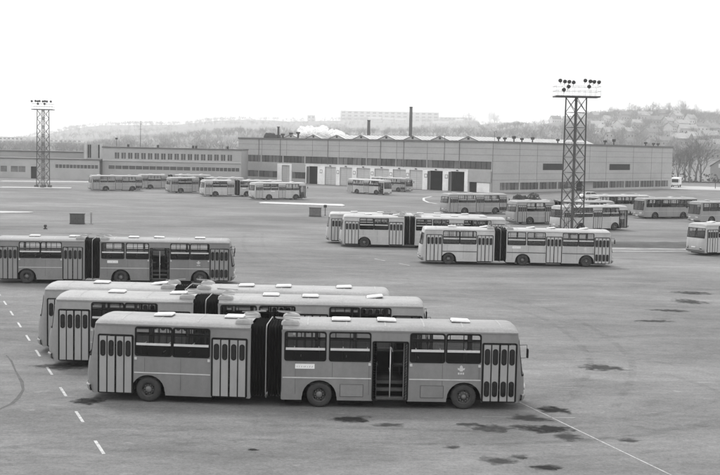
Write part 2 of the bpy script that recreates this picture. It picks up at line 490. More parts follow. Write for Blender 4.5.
def bumper_mesh(tab, xs, off):
    mb = MB()
    s = 1 if tab is FEND else -1
    def P(z, k): return [(p[0] + s * k, p[1] * (1.0 + k * .3), p[2]) for p in end_pts(z, tab, xs, off)[2:-2]]
    rows = [P(.36, .0), P(.36, .07), P(.40, .09), P(.56, .09), P(.60, .07), P(.60, .0)]
    mb.grid(rows, 0, True); return mb.mesh('bumper', mat('bumper_grey', .2, .5, .2, 4))
def sign_mesh():
    mb = MB(); mb.box(-.36, .36, -.012, 0, -.09, .09)
    random.seed(3); x = -.3
    while x < .28:
        wv = random.choice((.03, .04, .05)); h = random.choice((.035, .05, .05))
        mb.quad([(x, -.0135, -.035), (x + wv * .4, -.0135, -.035), (x + wv, -.0135, -.035 + h), (x + wv * .6, -.0135, -.035 + h)], 1)
        x += wv + random.choice((.015, .02, .05))
    return mb.mesh('route_sign', [WHITE, DARK])
def emblem_mesh():
    mb = MB()
    P = [(-.12, -.04), (-.07, -.04), (-.05, -.09), (.05, -.09), (.07, -.04), (.12, -.04), (.14, .04), (.06, .02), (.05, .1), (0, .14), (-.05, .1), (-.06, .02), (-.14, .04)]
    n = len(mb.v); mb.v += [(p[0], -.006, p[1]) for p in P]; mb.f.append(tuple(range(n, n + len(P)))); mb.m.append(0); mb.sm.append(False)
    for k in range(3): mb.box(-.12 + k * .085, -.06 + k * .085, -.006, 0, -.21, -.14)
    return mb.mesh('emblem', TRIM)
def marker_mesh():
    mb = MB(); mb.bbox(-.05, .05, -.03, 0, -.05, .05, .012); return mb.mesh('side_marker', LAMPG)
def flap_mesh():
    mb = MB(); mb.bbox(-.42, .42, -.008, 0, -.22, .22, .004); 
    for a, b in (((-.43, -.23), (.43, -.23)), ((.43, -.23), (.43, .23)), ((.43, .23), (-.43, .23)), ((-.43, .23), (-.43, -.23))):
        mb.bar((a[0], -.003, a[1]), (b[0], -.003, b[1]), .007, m=1)
    return mb.mesh('panel_flap', [PAINT[0], DARK])
def plate_mesh():
    mb = MB(); mb.box(0, .012, -.26, .26, -.06, .06); return mb.mesh('number_plate', WHITE)

SECS = {
 # name: (side x0, x1, axles, doors (xc, w, lower), right windows, left windows)
 'front': dict(x0=-6.8, x1=1.97, axles=[0, -5.4], doors=[(1.305, 1.25, True), (-2.77, 1.3, False)],
    rw=[(-.045, 1.26), (-1.39, 1.26), (-4.28, 1.5), (-5.94, 1.5)],
    lw=[(1.1, 1.1), (-.3, 1.4), (-1.8, 1.4), (-3.3, 1.4), (-4.8, 1.4), (-6.15, 1.1)], fend=True, rend=False, off=0),
 'rear': dict(x0=-2.0, x1=3.86, axles=[0], doors=[(3.075, 1.3, False), (-1.24, 1.3, False)],
    rw=[(.2, 1.36), (1.63, 1.36)], lw=[(-1.25, 1.3), (.2, 1.36), (1.63, 1.36), (3.05, 1.3)], fend=False, rend=True, off=0),
 'rigid': dict(x0=-8.06, x1=1.97, axles=[0, -5.4], doors=[(1.305, 1.25, True), (-2.77, 1.3, False), (-7.3, 1.3, False)],
    rw=[(-.045, 1.26), (-1.39, 1.26), (-4.28, 1.4), (-5.8, 1.4)],
    lw=[(1.1, 1.1), (-.3, 1.4), (-1.8, 1.4), (-3.3, 1.4), (-4.8, 1.4), (-6.25, 1.36), (-7.5, .95)], fend=True, rend=True, off=-6.06),
}
def body_mesh(kind, pv):
    S = SECS[kind]; mb = MB()
    rh = [(x - wd / 2, x + wd / 2, WZ0, WZ1) for x, wd in S['rw']] + [(x - wd / 2, x + wd / 2, .28, DZ1) for x, wd, _ in S['doors']]
    lh = [(x - wd / 2, x + wd / 2, WZ0, WZ1) for x, wd in S['lw']]
    # a door reaches the sill: start the column above the door head
    def cols(h): return [(a, b, (-1 if z0 < .3 else z0), z1) for a, b, z0, z1 in h]
    side_panel(mb, -1, S['x0'], S['x1'], cols(rh), S['axles'])
    side_panel(mb, 1, S['x0'], S['x1'], cols(lh), S['axles'])
    if S['fend']: end_wall(mb, FEND, S['x1'], 0, (1.3, 2.62))
    if S['rend']: end_wall(mb, REND, S['x0'], S['off'], (1.7, 2.62))
    for flag, x, s in ((S['fend'], S['x1'], 1), (S['rend'], S['x0'], -1)):
        if not flag:      # open end at the bellows: a frame
            for sg in (-1, 1):
                a, b = sorted((sg * 1.0, sg * 1.235)); mb.box(x - .03, x + .02, a, b, .3, 2.9)
            mb.box(x - .03, x + .02, -1.0, 1.0, 2.75, 2.9)
    for s in (-1, 1):
        x = S['x0'] + .5
        while x < S['x1'] - .2:
            blocked = any(abs(x - d[0]) < d[1] / 2 + .06 for d in S['doors']) and s < 0
            if not blocked:
                zb = .3
                for a in S['axles']:
                    if abs(x - a) < .7: zb = 1.09
                y0, y1 = sorted((s * (YW - .004), s * (YW + .0025)))
                if zb < 1: mb.box(x - .006, x + .006, y0 + (s * -.004 if s > 0 else 0), y1, .5, 1.09, 2)
                mb.box(x - .006, x + .006, y0, y1, 1.15, 1.7, 2)
            x += 1.37
        y0, y1 = sorted((s * (YW - .004), s * (YW + .002)))
    # lining: inner sill ledges
    for s in (-1, 1):
        a, b = sorted((s * 1.19, s * 1.17)); mb.box(S['x0'] + .05, S['x1'] - .05, a, b, .93, 1.655, 1) if s > 0 else None
        a, b = sorted((s * 1.21, s * 1.12)); mb.box(S['x0'] + .05, S['x1'] - .05, a, b, 1.66, 1.73, 1) if s > 0 else None
    return mb.mesh('body', [PAINT[pv], INTER, mat('seam_dark', .07, .6, .2, 3)])
def floor_mesh(kind):
    S = SECS[kind]; mb = MB()
    xs = [S['x0'] + .02]
    for x, wd, _ in sorted(S['doors']): xs += [x - wd / 2, x + wd / 2]
    xs.append(S['x1'] - .02)
    mb.box(xs[0], xs[-1], -.25, 1.2, .86, .92)
    for a, b in zip(xs[0::2], xs[1::2]):
        if b - a > .05: mb.box(a, b, -1.2, -.25, .86, .92)
    return mb.mesh('floor', INTER)
def chassis_mesh(kind):  # underbody; its boxes are hung lower to deepen the shade beneath the skirts
    S = SECS[kind]; mb = MB()
    mb.box(S['x0'] + .1, S['x1'] - .1, -.22, .85, .15, .85)
    cuts = sorted([(x - wd / 2, x + wd / 2) for x, wd, _ in S['doors']] + [(a - .65, a + .65) for a in S['axles']])
    x = S['x0'] + .1
    for a, b in cuts:
        if a - x > .1: mb.box(x, a, -1.16, -.23, .15, .84); mb.box(x, a, .86, 1.16, .15, .84)
        x = max(x, b)
    if S['x1'] - .1 - x > .1: mb.box(x, S['x1'] - .1, -1.16, -.23, .15, .84)
    for a in S['axles']: mb.bar((a, -1.0, .475), (a, 1.0, .475), .09, n=8)
    return mb.mesh('chassis', CHASSIS)
def trim_mesh(kind, dark):
    S = SECS[kind]; mb = MB()
    cuts = sorted([(x - wd / 2 - .06, x + wd / 2 + .06) for x, wd, _ in S['doors']])
    def run(a, b, s):
        y0, y1 = sorted((s * (YW - .002), s * (YW + .012)))
        k = .03 if dark else .018
        mb.box(a, b, y0, y1, 1.12 - k, 1.12 + k)
    x = S['x0'] + .03
    for a, b in cuts:
        if a - x > .1: run(x, a, -1)
        x = b
    if S['x1'] - x > .1: run(x, S['x1'], -1)
    run(S['x0'] + .03, S['x1'], 1)
    return mb.mesh('trim_strip', DTRIM if dark else TRIM)

def section(root, kind, M, pv, opens, dark_trim, seats, sign, emblem, flaps, hatches, seed):
    S = SECS[kind]; rnd = random.Random(seed)
    link('body', cached(('body', kind, pv), lambda: body_mesh(kind, pv)), root, M)
    ends = ((S['x0'], REND, S['off']) if S['rend'] else None, (S['x1'], FEND, 0) if S['fend'] else None)
    link('roof', cached(('roof', kind, pv), lambda: roof_mesh(S['x0'], S['x1'], ends, [ROOFP[pv], mat('roof_seam', .27, .6, .2, 3)])), root, M)
    link('floor', cached(('floor', kind), lambda: floor_mesh(kind)), root, M)
    link('chassis', cached(('ch', kind), lambda: chassis_mesh(kind)), root, M)
    link('trim_strip', cached(('trim', kind, dark_trim), lambda: trim_mesh(kind, dark_trim)), root, M)
    for x, wd in S['rw']: add_window(root, M, -1, x, wd, kind)
    for x, wd in S['lw']: add_window(root, M, 1, x, wd, kind, False)
    for i, (x, wd, low) in enumerate(S['doors']): add_door(root, M, x, wd, low, i in opens, pv)
    for i, a in enumerate(S['axles']): add_axle(root, M, a, not (a == 0 and S['fend']))
    for x in hatches:
        link('roof_hatch', cached('hatch', hatch_mesh), root, M @ T(x, rnd.uniform(-.12, .12) - .1, 3.15) @ RY(R(rnd.choice((0, 0, 0, 2, -2, -7)))))
    for x, wd, _ in S['doors']:
        for q in (-1, 1):
            xm = x + q * (wd / 2 + .12)
            if S['x0'] < xm < S['x1'] - .1:
                link('side_marker', cached('marker', marker_mesh), root, M @ T(xm, -YW, 1.66))
    if S['fend']:
        link('windscreen', cached(('ws',), lambda: end_glass(FEND, S['x1'], 0, (1.3, 2.62)).mesh('windscreen', [SCREEN, RUBBER])), root, M)
        for y in (-.72, .72): link('headlight', cached('hl', headlamp_mesh), root, M @ T(2.30, y, .82) @ RZ(math.copysign(.12, y)))
        link('bumper', cached('bf', lambda: bumper_mesh(FEND, S['x1'], 0)), root, M)
        link('number_plate', cached('pl', plate_mesh), root, M @ T(2.45, 0, .48))
        for s in (-1, 1):
            link('mirror', cached('mir', mirror_mesh), root, M @ T(2.02, s * 1.1, 2.45) @ (Matrix.Scale(-1, 4, (0, 1, 0)) if s > 0 else Matrix()))
    if S['rend']:
        o = S['off']
        link('rear_window', cached(('rw', kind), lambda: end_glass(REND, S['x0'], o, (1.7, 2.62)).mesh('rear_window', [SCREEN, RUBBER])), root, M)
        for y in (-.88, .88): link('tail_light', cached('tl', taillamp_mesh), root, M @ T(-2.35 + o, y, .72) @ RZ(math.pi - math.copysign(.35, y)))
        link('bumper', cached(('br', kind), lambda: bumper_mesh(REND, S['x0'], o)), root, M)
        link('number_plate', cached('pl', plate_mesh), root, M @ T(-2.485 + o, 0, .8) @ RZ(math.pi))
    if seats:
        st = cached('seat', seat_mesh)
        spots = [(-.45, -.9), (-1.5, -.9), (-4.2, -.9), (-5.9, -.9)] if kind == 'front' else [(1.7, -.9), (.75, -.9)] if kind == 'rear' else []
        for x, y in spots: link('seat', st, root, M @ T(x, y, .92))
        n = 0; x = S['x0'] + .6
        while x < S['x1'] - 1.2:
            link('seat', st, root, M @ T(x, .9, .92)); link('seat', st, root, M @ T(x, .45, .92)); x += .95
    if sign: link('route_sign', cached('sign', sign_mesh), root, M @ T(sign, -YW - .001, 1.55))
    if emblem: link('emblem', cached('embl', emblem_mesh), root, M @ T(-.12, -YW - .001, 1.54))
    for x in flaps: link('panel_flap', cached('flap', flap_mesh), root, M @ T(x, -YW, .66))

PIV = 7.33
def artic(label, x, y, yaw, bend, pv=0, fopen=(), dark=False, seats=False, sign=True, emblem=True, flaps=(), group='articulated buses parked in the yard', seed=0):
    """x, y: ground point under the turntable; yaw of the front section; bend of the rear section against it"""
    root = thing('articulated_bus', label, 'bus', (x, y, 0), yaw, group)
    MF = T(PIV, 0, 0); MR = RZ(bend) @ T(-4.39, 0, 0)
    section(root, 'front', MF, pv, fopen, dark, seats, -5.95 if sign else None, emblem, flaps, (-4.63, -2.9, -.08), seed)
    section(root, 'rear', MR, pv, (), dark, seats, None, False, (), (.35, 3.05), seed + 50)
    b1 = link('bellows', cached('bel+', lambda: bellows_half(1)), root)
    link('hoop', cached('hoop', hoop_mesh), b1, RZ(bend / 2))
    link('bellows', cached('bel-', lambda: bellows_half(-1)), root, RZ(bend))
    for s in (-1, 1):
        link('bellows_fairing', cached('fair', fairing_mesh), root, T(.8, s * .84, 3.05) @ RZ(math.pi) @ Matrix.Diagonal((1.15, 1.0, 1.25, 1)))
        link('bellows_fairing', cached('fair', fairing_mesh), root, RZ(bend) @ T(-.84, s * .84, 3.05) @ Matrix.Diagonal((1.15, 1.0, 1.25, 1)))
    return root
def rigid(label, x, y, yaw, pv=0, fopen=(), dark=False, sign=False, group='rigid buses parked in the yard', seed=0):
    """x, y: ground point under the front axle on the centre line"""
    root = thing('city_bus', label, 'bus', (x, y, 0), yaw, group)
    section(root, 'rigid', Matrix(), pv, fopen, dark, False, -4.6 if sign else None, False, (), (-6.6, -3.9, -.4), seed)
    return root
def off(p, yaw, dx, dy):
    return p[0] + dx * math.cos(yaw) - dy * math.sin(yaw), p[1] + dx * math.sin(yaw) + dy * math.cos(yaw)
def artic_mid(label, p, yaw_deg, bend_deg, **k):      # p: near (right) side contact of the middle axle
    a = R(yaw_deg); x, y = off(p, a, -1.93, 1.21); return artic(label, x, y, a, R(bend_deg), **k)
def artic_rear(label, p, yaw_deg, bend_deg, **k):     # p: right side contact of the rear axle
    a = R(yaw_deg + bend_deg); x, y = off(p, a, 4.39, 1.21); return artic(label, x, y, R(yaw_deg), R(bend_deg), **k)
def rigid_at(label, p, yaw_deg, axle, side=-1, **k):
    a = R(yaw_deg); x, y = off(p, a, -axle, -side * 1.21); return rigid(label, x, y, a, **k)

# ------------------------------------------------------------------ ground, road markings, grass, hills
def asphalt():
    m = bpy.data.materials.new('asphalt'); m.use_nodes = True; t = m.node_tree; b = t.nodes['Principled BSDF']
    tc = t.nodes.new('ShaderNodeTexCoord')
    def noise(scale, det, sc=(1, 1, 1), rough=.6, rot=0, dist=0):
        mp = t.nodes.new('ShaderNodeMapping'); mp.inputs['Scale'].default_value = sc; mp.inputs['Rotation'].default_value = (0, 0, rot)
        n = t.nodes.new('ShaderNodeTexNoise'); n.inputs['Scale'].default_value = scale; n.inputs['Detail'].default_value = det; n.inputs['Roughness'].default_value = rough
        n.inputs['Distortion'].default_value = dist
        t.links.new(tc.outputs['Object'], mp.inputs[0]); t.links.new(mp.outputs[0], n.inputs[0]); return n.outputs[0]
    def rng(i, a, b_, c, d):
        r = t.nodes.new('ShaderNodeMapRange'); 
        for k, v in enumerate((a, b_, c, d)): r.inputs[k + 1].default_value = v
        t.links.new(i, r.inputs[0]); return r.outputs[0]
    def mul(a, c):
        q = t.nodes.new('ShaderNodeMath'); q.operation = 'MULTIPLY'; t.links.new(a, q.inputs[0]); t.links.new(c, q.inputs[1]); return q.outputs[0]
    base = rng(noise(.035, 6, (1, 1.6, 1)), .3, .7, .118, .205)
    base = mul(base, rng(noise(.5, 8, (.42, 1.2, 1), .75, .12, .4), .3, .7, .82, 1.15))        # long tyre-worn streaks
    base = mul(base, rng(noise(.16, 6, (.5, 1.4, 1), .7, -.25, .8), .32, .68, .78, 1.16))
    base = mul(base, rng(noise(2.6, 8, (.8, 1.2, 1), .8), .3, .7, .8, 1.2))
    base = mul(base, rng(noise(9, 5, rough=.85), .3, .7, .7, 1.3))
    base = mul(base, rng(noise(40, 3, rough=.8), .3, .7, .85, 1.15))
    base = mul(base, rng(noise(.42, 4, (.6, 1.2, 1), .55, .3, .8), .64, .78, 1, .7))        # scattered oil spots
    base = mul(base, rng(noise(1.3, 5, (.5, 1.3, 1), .65, -.1, .6), .62, .72, 1, 1.38))        # pale scuffs
    base = mul(base, rng(noise(3.0, 3, (.7, 1.2, 1), .5, .2, .3), .70, .76, 1, .62))        # small dark drips
    vm = t.nodes.new('ShaderNodeMapping'); nz = t.nodes.new('ShaderNodeTexNoise'); nz.inputs['Scale'].default_value = .5; nz.inputs['Detail'].default_value = 6
    va = t.nodes.new('ShaderNodeVectorMath'); va.operation = 'MULTIPLY_ADD'; va.inputs[1].default_value = (2.2, 2.2, 0)
    t.links.new(tc.outputs['Object'], nz.inputs[0]); t.links.new(nz.outputs['Color'], va.inputs[0]); t.links.new(tc.outputs['Object'], va.inputs[2])
    vo = t.nodes.new('ShaderNodeTexVoronoi'); vo.feature = 'DISTANCE_TO_EDGE'; vo.inputs['Scale'].default_value = .085
    t.links.new(va.outputs[0], vo.inputs['Vector'])
    base = mul(base, rng(vo.outputs['Distance'], .0008, .003, .9, 1))        # long cracks
    bp = t.nodes.new('ShaderNodeBump'); bp.inputs['Strength'].default_value = .35; bp.inputs['Distance'].default_value = .02
    t.links.new(noise(14, 6, rough=.8), bp.inputs['Height']); t.links.new(bp.outputs[0], b.inputs['Normal'])
    t.links.new(base, b.inputs['Base Color']); b.inputs['Roughness'].default_value = .9; b.inputs['Specular IOR Level'].default_value = .08
    return m
ASPH = asphalt()
g = MB()
xs = [-4000, -800, -300, -120, -60, -20, 0, 20, 60, 120, 300, 800, 4000]; ysg = [-50, 0, 30, 60, 100, 160, 240, 360, 600, 1200, 6000]
g.grid([[(x, y, 0) for x in xs] for y in ysg], 0, False)
struct(g.build('ground', ASPH))
PAINTW = mat('road_paint', .37, .85, .45, 6.0, fine=.3)
PAINTF = mat('faded_road_paint', .33, .85, .3, 2.0)
def poly_strip(name, pts, wd, m, z=.004, kind='structure'):
    mb = MB(); L = []
    for i, p in enumerate(pts):
        a = Vector(pts[max(0, i - 1)]); b = Vector(pts[min(len(pts) - 1, i + 1)]); d = (b - a).normalized(); n = Vector((-d.y, d.x))
        ww = wd[i] if isinstance(wd, (list, tuple)) else wd
        L.append((Vector(p) + n * ww / 2, Vector(p) - n * ww / 2))
    for (a, b), (c, d) in zip(L, L[1:]): mb.quad([(b.x, b.y, z), (d.x, d.y, z), (c.x, c.y, z), (a.x, a.y, z)])
    o = mb.build(name, m); o['kind'] = kind; return o
dash = MB()
A, B = Vector((-21.11, 68.73)), Vector((-8.13, 36.25)); D = (B - A).normalized(); Nn = Vector((-D.y, D.x))
s = -8.72
while s < 52:
    hw = .052
    a = A + D * (s - .85); b = A + D * (s + .85)
    dash.quad([(*(a + Nn * hw), .004), (*(b + Nn * hw), .004), (*(b - Nn * hw), .004), (*(a - Nn * hw), .004)])
    s += 4.36
struct(dash.build('dashed_line', PAINTW))
poly_strip('lane_line', [(6.3, 44.3), (9.21, 35.61), (10.9, 30.5)], .045, PAINTW)
poly_strip('short_line', [(4.6, 41.70), (8.0, 41.83)], .05, PAINTF)
poly_strip('short_line', [(1.3, 101.3), (2.2, 99.7)], .14, PAINTF); poly_strip('short_line', [(3.3, 97.6), (4.2, 96.1)], .14, PAINTF)
def stain_mat(name, v, dens):
    m = bpy.data.materials.new(name); m.use_nodes = True; t = m.node_tree; t.nodes.clear(); N = t.nodes.new
    o = N('ShaderNodeOutputMaterial'); mi = N('ShaderNodeMixShader'); d = N('ShaderNodeBsdfDiffuse'); d.inputs[0].default_value = (v, v, v, 1); p = N('ShaderNodeBsdfTransparent')
    tc = N('ShaderNodeTexCoord'); n = N('ShaderNodeTexNoise'); n.inputs['Scale'].default_value = 2.6; n.inputs['Detail'].default_value = 4; n.inputs['Roughness'].default_value = .5
    sb = N('ShaderNodeVectorMath'); sb.operation = 'SUBTRACT'; sb.inputs[1].default_value = (.5, .5, 0)
    ln = N('ShaderNodeVectorMath'); ln.operation = 'LENGTH'
    t.links.new(tc.outputs['Generated'], sb.inputs[0]); fl = N('ShaderNodeVectorMath'); fl.operation = 'MULTIPLY'; fl.inputs[1].default_value = (1, 1, 0); t.links.new(sb.outputs[0], fl.inputs[0]); t.links.new(fl.outputs[0], ln.inputs[0]); t.links.new(tc.outputs['Object'], n.inputs[0])
    a = N('ShaderNodeMath'); a.operation = 'MULTIPLY_ADD'; a.inputs[1].default_value = -1.0; t.links.new(ln.outputs['Value'], a.inputs[0]); t.links.new(n.outputs[0], a.inputs[2])
    r = N('ShaderNodeMapRange'); r.inputs[1].default_value = .04; r.inputs[2].default_value = .34; r.inputs[3].default_value = 0; r.inputs[4].default_value = dens
    t.links.new(a.outputs[0], r.inputs[0]); t.links.new(r.outputs[0], mi.inputs[0]); t.links.new(p.outputs[0], mi.inputs[1]); t.links.new(d.outputs[0], mi.inputs[2]); t.links.new(mi.outputs[0], o.inputs[0])
    return m
STAIN = stain_mat('oil_stain', .03, .92)
def blob(name, cx, cy, rx, ry, z=.005, seed=0, n=40, m=None, rot=0):
    rr = random.Random(seed); ph = [rr.uniform(0, 6.28) for _ in range(6)]
    mb = MB(); P = []
    for k in range(n):
        a = 2 * math.pi * k / n
        q = 1 + .16 * math.sin(2 * a + ph[0]) + .14 * math.sin(3 * a + ph[1]) + .10 * math.sin(5 * a + ph[2]) + .06 * math.sin(9 * a + ph[3]) + .04 * math.sin(14 * a + ph[4])
        x, y = rx * q * math.cos(a), ry * q * math.sin(a)
        P.append((cx + x * math.cos(rot) - y * math.sin(rot), cy + x * math.sin(rot) + y * math.cos(rot), z))
    mb.v += P; mb.f.append(tuple(range(n))); mb.m.append(0); mb.sm.append(False)
    return struct(mb.build(name, m or STAIN))
STAIN2 = stain_mat('faded_oil_stain', .05, .65); SKID = mat('skid_rubber', .055, .8, .4, 2)
for i, (x, y, rx, ry, f) in enumerate([(-10.0, 42.9, .5, .28, 0), (-.15, 40.85, .5, .2, 0), (4.75, 39.9, .55, .38, 1), (4.0, 40.3, .35, .16, 1), (6.6, 40.0, .62, .5, 0), (5.9, 40.3, .3, .2, 1),
        (7.25, 39.0, .45, .16, 1), (4.5, 35.7, .42, .2, 1), (5.85, 35.05, .34, .14, 0), (10.96, 51.8, .8, .45, 1), (21.8, 76, .9, .7, 1), (7.4, 43.0, .5, .35, 0),
        (6.3, 41.6, .5, .3, 1), (1.2, 40.1, .35, .12, 1), (3.2, 37.2, .2, .12, 1), (5.2, 36.2, .24, .1, 1), (-3.3, 36.4, .12, .1, 0), (19.5, 71.5, .9, .35, 1), (17.2, 66.8, .7, .3, 1), (23.5, 81, 1.2, .5, 1), (27, 79, .9, .4, 1), (-12.5, 49.5, .8, .3, 1), (9.2, 38.6, .3, .12, 1)]):
    blob('oil_stain', x, y, rx * 1.5, (rx * 1.25 if y < 53 else ry * 2), .005 + .0004 * i, i, m=STAIN2 if f else STAIN)
poly_strip('skid_mark', [(-15.91, 51.93), (-15.2, 50.4), (-14.4, 48.3), (-13.49, 46.1), (-13.0, 44.6), (-12.78, 43.2), (-12.72, 42.2), (-12.9, 41.2), (-13.4, 40.2)], [.05, .1, .07, .15, .1, .16, .15, .12, .06], SKID, .0045)
def track_mat():
    m = bpy.data.materials.new('tyre_track'); m.use_nodes = True; t = m.node_tree; t.nodes.clear(); N = t.nodes.new
    o = N('ShaderNodeOutputMaterial'); mi = N('ShaderNodeMixShader'); d = N('ShaderNodeBsdfDiffuse'); d.inputs[0].default_value = (.05, .05, .05, 1); p = N('ShaderNodeBsdfTransparent')
    tc = N('ShaderNodeTexCoord'); n = N('ShaderNodeTexNoise'); n.inputs['Scale'].default_value = .9; n.inputs['Detail'].default_value = 8; n.inputs['Roughness'].default_value = .75
    r = N('ShaderNodeMapRange'); r.inputs[1].default_value = .42; r.inputs[2].default_value = .75; r.inputs[3].default_value = 0; r.inputs[4].default_value = .19
    t.links.new(tc.outputs['Object'], n.inputs[0]); t.links.new(n.outputs[0], r.inputs[0]); t.links.new(r.outputs[0], mi.inputs[0]); t.links.new(p.outputs[0], mi.inputs[1]); t.links.new(d.outputs[0], mi.inputs[2]); t.links.new(mi.outputs[0], o.inputs[0])
    return m
TRK = track_mat()
def tracks(pts, k):
    P = []
    for i in range(len(pts) - 1):
        p0 = Vector(pts[max(0, i - 1)]); p1 = Vector(pts[i]); p2 = Vector(pts[i + 1]); p3 = Vector(pts[min(len(pts) - 1, i + 2)])
        for q in range(10):
            u = q / 10; P.append(.5 * ((2 * p1) + (p2 - p0) * u + (2 * p0 - 5 * p1 + 4 * p2 - p3) * u * u + (3 * p1 - p0 - 3 * p2 + p3) * u ** 3))
    for o_ in (-.95, .95):
        Q = []
        for i, p in enumerate(P):
            d = (P[min(i + 1, len(P) - 1)] - P[max(0, i - 1)]).normalized(); Q.append(p + Vector((-d.y, d.x)) * o_)
        poly_strip('tyre_track', Q, .34, TRK, .0022 + .00015 * k)
for k, pts in enumerate([[(-30, 62), (-10, 58.5), (6, 57.5), (14, 52), (16, 42), (13, 28)], [(-14, 33), (-4, 38.5), (6, 39), (16, 46), (24, 62), (30, 90)], [(-25, 34), (-12, 37), (2, 36.6), (12, 39.5), (24, 50)],
        [(40, 80), (26, 84), (14, 90), (2, 91), (-12, 96), (-30, 112)], [(9, 44), (12, 55), (11, 70), (4, 84), (-8, 100), (-12, 130)], [(34, 66), (24, 60), (16, 60), (10, 66), (-2, 72)], [(36, 108), (30, 104), (22, 103), (10, 104.5), (-6, 108), (-30, 128)], [(-28, 60), (-20, 50), (-16, 40), (-14, 28)]]):
    tracks(pts, k)
CONC = mat('pale_concrete', .44, .8, .15, 2)
def slab(name, pts, h, m=CONC):
    mb = MB(); n = len(pts); k = len(mb.v)
    mb.v += [(p[0], p[1], h) for p in pts]; mb.f.append(tuple(range(n))); mb.m.append(0); mb.sm.append(False)
    for i in range(n):
        a, b = pts[i], pts[(i + 1) % n]; mb.quad([(a[0], a[1], 0), (b[0], b[1], 0), (b[0], b[1], h), (a[0], a[1], h)])
    return struct(mb.build(name, m))
slab('concrete_island', [(-16.6, 193.2), (-3.0, 189.6), (-2.6, 191.6), (-3.1, 195.2), (-16.4, 197.2), (-17.2, 195.5)], .14)
slab('concrete_strip', [(-60, 150.5), (-49, 152.6), (-44.5, 155.4), (-44.2, 156.6), (-47, 156.4), (-60, 154.6)], .12)
slab('tower_pad', [(-74, 236.2), (-60, 239.8), (-60.6, 243.2), (-74, 239.6)], .1)
slab('yard_edge', [(-85, 272), (-63, 279), (-63, 283), (-85, 276)], .08)
# low dirt island at the right with pale kerb lines
DIRT = mat('dirt', .06, .95, .4, .6, fine=.15); GRASS = mat('dry_grass', .12, .95, .35, .25, fine=.2)
isl = MB()
rowsI = []
for i in range(25):
    t = i / 24; x = 23 + 26 * t; yc = 121.0 + 4.5 * t
    w_ = 3.2 * math.sin(math.pi * min(1, t * 1.05 + .02)) ** .5 if t < .97 else .8
    rowsI.append([(x + random.uniform(-.2, .2), yc + q * w_, (.004 if abs(q) == 1 else .3 * (1 - q * q) + random.uniform(0, .12))) for q in (-1, -.6, -.2, .2, .6, 1)])
isl.grid(rowsI, 0, True); struct(isl.build('dirt_island', DIRT))
poly_strip('kerb_line', [(22 + 1.0 * k, 116.8 + .145 * k + .25 * math.sin(k * 1.7)) for k in range(29)], [.35 + .3 * abs(math.sin(k * 2.3)) for k in range(29)], mat('kerb_dusty', .36, .85, .35, .8), .006)
poly_strip('worn_line', [(22.5, 113.6), (29, 115.0), (36, 117.3)], [.3, .5, .3], PAINTF, .006)
gr = MB(); gp = [(26, 219), (40, 212), (52, 206.5), (64, 199.5), (90, 190), (160, 175), (320, 300), (320, 520), (60, 520), (30, 270)]
gr.v += [(x, y, .012) for x, y in gp]; gr.f.append(tuple(range(len(gp)))); gr.m.append(0); gr.sm.append(False)
struct(gr.build('grass_field', GRASS))
poly_strip('kerb_edge', [(25.5, 219), (40, 211.8), (52, 206), (64, 199), (90, 189.5), (160, 174.5)], .4, CONC, .02)
poly_strip('road', [(60, 345), (90, 340), (112, 335), (160, 325), (260, 300)], 34, mat('pale_road', .33, .85, .15, .1), .02)
poly_strip('island_kerb', [(16.5, 205.0), (13.6, 206.2), (12.3, 211), (11.9, 219), (12.4, 229), (14.5, 238)], .45, CONC, .012)

# hills: two ridges read off the skyline, as elevation against bearing
L2 = [(-.7, -.01), (-.42, .000), (-.311, -.001), (-.268, .0045), (-.251, .0095), (-.225, .0135), (-.174, .0155), (-.105, .0205), (-.054, .0200), (-.019, .0220), (.066, .0225), (.135, .0195), (.3, .020), (.6, .018)]
L1 = [(-.7, -.02), (-.3, -.02), (-.2, .0), (-.1, .008), (0, .012), (.06, .0135), (.115, .0165), (.14, .020), (.178, .0235), (.204, .0265), (.225, .0285), (.246, .0300), (.272, .0305), (.306, .027), (.38, .027), (.7, .02)]
def tab(t, a):
    if a <= t[0][0]: return t[0][1]
    for (p, q), (r, s_) in zip(t, t[1:]):
        if a <= r:
            k = (a - p) / (r - p); k = k * k * (3 - 2 * k); return q + (s_ - q) * k
    return t[-1][1]
def sstep(k): k = max(0, min(1, k)); return k * k * (3 - 2 * k)
def hill_h(x, y):
    if y < 380: return -1.0
    a = x / y
    h1 = (9.7 + tab(L1, a) * 1700) * sstep((y - 560) / 1140) ** .8 * (1 - .3 * sstep((y - 1750) / 800))
    h2 = (9.7 + tab(L2, a) * 3600) * sstep((y - 1400) / 2200) ** .9 * (1 - .2 * sstep((y - 3700) / 1200))
    bump = 2.0 * math.sin(x * .011 + y * .007) + 1.3 * math.sin(x * .025 - y * .016)
    return max(h1, h2, 0) + (bump * min(1, max(h1, h2) / 12)) - .4
hm = MB(); HX = [-3000 + 50 * i for i in range(121)]; HY = [385 + 30 * i for i in range(40)] + [1590 + 90 * i for i in range(38)]
hm.grid([[(x, y, hill_h(x, y)) for x in HX] for y in HY], 0, True)
struct(hm.build('hills', mat('winter_hillside', .11, .95, .35, .012, fine=.3)))

